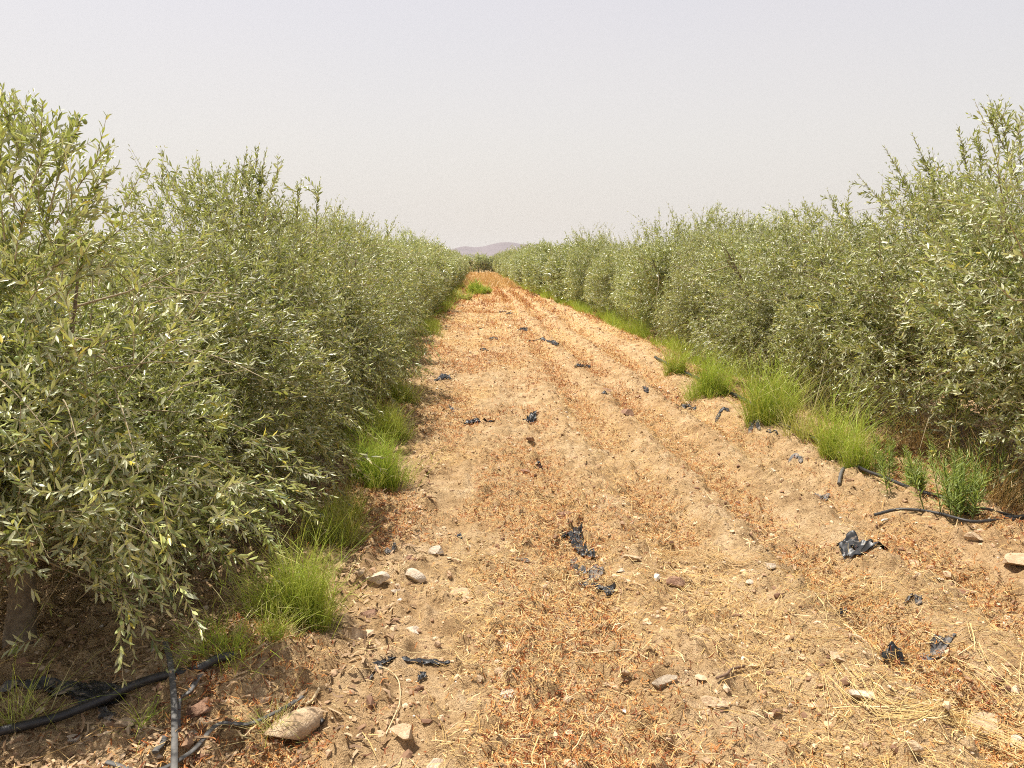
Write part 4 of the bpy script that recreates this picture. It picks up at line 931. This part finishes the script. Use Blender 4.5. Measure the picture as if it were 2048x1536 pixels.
def clump(px, py, wpx, h, label, seed, n=900, mt='grass', bias=0.0, depth=0.8, group='grass clumps along the track', name='grass_clump', wd=0.0027, spread=0.30, curve=0.38, cat='grass clump', tw=0.24):
    g = G(px, py); dist = (g - cam.location).length; w = 0.66 * wpx * dist / FPX / 2; depth *= 0.8; h *= (1.75 if px > 1300 else 1.45); rng = np.random.default_rng(seed)
    acc = Acc()
    a = rng.uniform(0, 6.28, n); r = np.sqrt(rng.random(n)) * (0.75 + 0.5 * vnoise(a * 1.3, a * 0 + seed, 4))
    n = int(n * 0.62); a, r = a[:n], r[:n]
    x, y = w * r * np.cos(a), w * depth * r * np.sin(a)
    cx = rng.normal(0, 0.5, (12, 2)) * [w, w * depth]; j = rng.integers(0, 12, n); mixr = rng.random(n) < 0.55
    x = np.where(mixr, cx[j, 0] + rng.normal(0, 0.03, n), x); y = np.where(mixr, cx[j, 1] + rng.normal(0, 0.03, n), y)
    gz = height(g.x + x, g.y + y) - g.z
    L = h * rng.uniform(0.25, 1.0, n) ** 1.1 * (0.25 + 1.4 * vnoise(x / w * 3 + seed, y / w * 3, 8)) * (1.1 - 0.25 * np.clip(np.hypot(x / w, y / w / depth), 0, 1.2))
    D = np.stack([x / w * spread * 0.6 + rng.normal(0, spread * .6, n), y / w * spread * 0.6 + rng.normal(0, spread * .6, n), np.ones(n)], 1)
    ti = 0.50 + bias + rng.normal(0, tw, n) + 0.1 * np.clip(np.hypot(x, y) / w - 0.5, 0, 1)
    fw = max(1.0, dist / 5.0)
    blades(acc, np.stack([x, y, gz], 1), D, L, wd * fw * rng.uniform(0.6, 1.3, n), rng, curve, ti)
    # side blades springing from the stalks
    k = int(n * 0.9); i = rng.integers(0, n, k); t = rng.uniform(0.2, 0.75, k)
    b_ = np.stack([x, y, gz], 1)[i] + nrm(D)[i] * (L[i] * t)[:, None]
    blades(acc, b_, nrm(D)[i] * 0.7 + rng.normal(0, 0.6, (k, 3)), L[i] * rng.uniform(0.2, 0.45, k), wd * fw * rng.uniform(0.6, 1.2, k), rng, 0.3, ti[i] + 0.06, S=3)
    o = acc.obj(name, M[mt], loc=(g.x, g.y, g.z)); tag(o, label, cat, group); return o
clump(592, 1240, 160, 0.30, 'largest yellow-green grass clump at the left edge of the track', 1, 2600, bias=0.06)
clump(665, 1085, 150, 0.22, 'feathery light grass clump with seed heads above the largest one', 2, 1700, bias=0.14)
clump(752, 970, 140, 0.30, 'dense deep green grass clump beneath the overhanging left branch', 3, 2400, bias=-0.04)
clump(785, 885, 100, 0.26, 'yellowish grass clump behind the dense deep green one', 4, 1300, bias=0.16)
clump(800, 805, 70, 0.30, 'green grass clump farther along the left foot, behind the yellowish one', 5, 1000, bias=0.05)
clump(445, 1300, 150, 0.20, 'thin wispy grass in the shade near the thick hose', 6, 420, bias=0.05, spread=0.7)
clump(548, 1282, 60, 0.16, 'small pale grass tuft below the largest clump', 7, 380, bias=0.22)
clump(695, 1035, 80, 0.2, 'pale grass fringe between the feathery and the dense clump', 8, 600, bias=0.2)
clump(30, 1450, 110, 0.24, 'sparse pale tuft over the hose in the bottom left corner', 9, 130, bias=0.35, spread=0.8)
clump(285, 1450, 40, 0.12, 'tiny green sprig beside the upright grey pipe', 10, 60, bias=0.05, spread=0.9)
clump(550, 1475, 50, 0.14, 'straw-coloured tuft left of the large smooth stone', 11, 160, bias=0.5, spread=0.6)
clump(1415, 790, 130, 0.36, 'feathery green grass clump farthest of the four on the right verge', 21, 1500, bias=0.05)
clump(1535, 845, 140, 0.44, 'tall bright green grass clump with fine tops on the right verge', 22, 2000, bias=0.02)
clump(1662, 918, 66, 0.40, 'slim bright green clump left of its shorter neighbour by the hose', 23, 900, bias=0.08, spread=0.3)
clump(1716, 940, 62, 0.34, 'short bright green clump rooted where the black hose emerges', 24, 800, bias=0.06, spread=0.3)
clump(1600, 880, 90, 0.42, 'thin pale flowering grass between the tall and the slim clump', 25, 380, bias=0.38, spread=0.5)
clump(1995, 1010, 150, 0.36, 'dry straw-coloured grass clump at the right edge under the tree', 26, 420, 'straw', spread=0.7)
clump(1350, 745, 70, 0.30, 'low green grass clump with reddish dry stems at the far right verge', 27, 700, bias=0.12)
clump(1840, 905, 160, 0.3, 'dry pale grass beneath the right row behind the leafy weeds', 28, 500, 'straw', spread=0.7)
# bright green tall clump in the middle of the far track, and the dull one before it
clump(957, 588, 78, 0.46, 'tall bright green grass patch in the middle of the far track', 29, 3000, bias=-0.05, depth=1.6, wd=0.004)
clump(925, 600, 50, 0.3, 'dull brownish grass patch just in front of the bright green one', 30, 1200, bias=0.45, wd=0.004)
def weed(px, py, h, n, label, seed, wpx=60):
    n = int(n * 1.8)
    g = G(px, py); rng = np.random.default_rng(seed); dist = (g - cam.location).length; w = wpx * dist / FPX / 2; acc = Acc()
    P = np.stack([rng.normal(0, w * .5, n), rng.normal(0, w * .4, n), np.zeros(n)], 1); P[:, 2] = height(g.x + P[:, 0], g.y + P[:, 1]) - g.z
    D = np.stack([P[:, 0] / w * .25 + rng.normal(0, .12, n), P[:, 1] / w * .2 + rng.normal(0, .12, n), np.ones(n)], 1)
    leaves_on(acc, P, D, h * rng.uniform(0.55, 1.05, n), rng, 24, (0.05, 0.085), 0.10, rng.normal(0, 0.1, (n, 3)), rng.uniform(0.3, 0.75, n), False, stem_r=0.004, ang=(0.6, 1.2), keep=0.95, t0=0.06, messy=0.3)
    o = acc.obj('weed', [M['weed'], M['weed']], loc=g); tag(o, label, 'weed', 'leafy weeds under the right row'); return o
weed(1918, 1028, 0.40, 16, 'bushy upright green weed where hose and verge meet on the right', 1, 80)
weed(1955, 985, 0.42, 7, 'tall slender weed stems behind the bushy upright weed', 2, 80)
weed(1845, 985, 0.26, 9, 'row of small leafy weeds behind the black hose', 3, 100)
weed(1775, 950, 0.26, 6, 'small leafy weeds right of the short green clump', 4, 60)
weed(1905, 955, 0.40, 5, 'slim weeds rising at the trunk behind the hose', 5, 80)
weed(2010, 1000, 0.30, 4, 'few thin weeds at the right edge among dry grass', 6, 60)

# verges: grass nobody could count
def verge(name, xa, xb, ya, yb, n, h, label, seed, bias, mt='grass', wd=0.003):
    rng = np.random.default_rng(seed); u = rng.random(n); y = ya * (yb / ya) ** u; x = rng.uniform(xa, xb, n) + 0.1 * np.sin(y * 1.3) + (shift_r(y) if xa > 3 else 0)
    k = vnoise(x * 2.0, y * 0.9, seed) > 0.38; x, y = x[k], y[k]; n = len(x)
    f = np.maximum(1, y / 9); L = h * rng.uniform(0.3, 1.1, n) * (0.1 + 1.5 * vnoise(x * 2.2, y * 1.3, seed + 1) ** 1.4)
    acc = Acc(); D = np.stack([rng.normal(0, .28, n), rng.normal(0, .28, n), np.ones(n)], 1)
    blades(acc, np.stack([x, y, height(x, y)], 1), D, L, wd * f * rng.uniform(.6, 1.3, n), rng, 0.45, np.clip(0.42 + bias + rng.normal(0, .16, n), 0, 1), S=3)
    o = acc.obj(name, M[mt]); tag(o, label, 'grass', kind='stuff'); return o
verge('grass', 3.2, 3.75, 10.5, 75, 24000, 0.58, 'bright green grass strip along the foot of the right row', 1, 0.02)
verge('grass', -1.5, -0.8, 6.0, 60, 13000, 0.45, 'green grass strip in the shade along the foot of the left row', 2, 0.0)
verge('dry_grass', -1.3, 3.6, 44, 93, 34000, 0.4, 'orange dry grass covering the far end of the track', 3, -0.05, 'straw', 0.004)
verge('dry_grass', -4.0, -1.5, 3.5, 14, 2600, 0.16, 'sparse dry grass beneath the left row', 4, 0.0, 'straw', 0.002)
verge('dry_grass', 3.5, 6.5, 4.5, 25, 5000, 0.22, 'sparse dry grass beneath the right row', 5, 0.0, 'straw', 0.002)
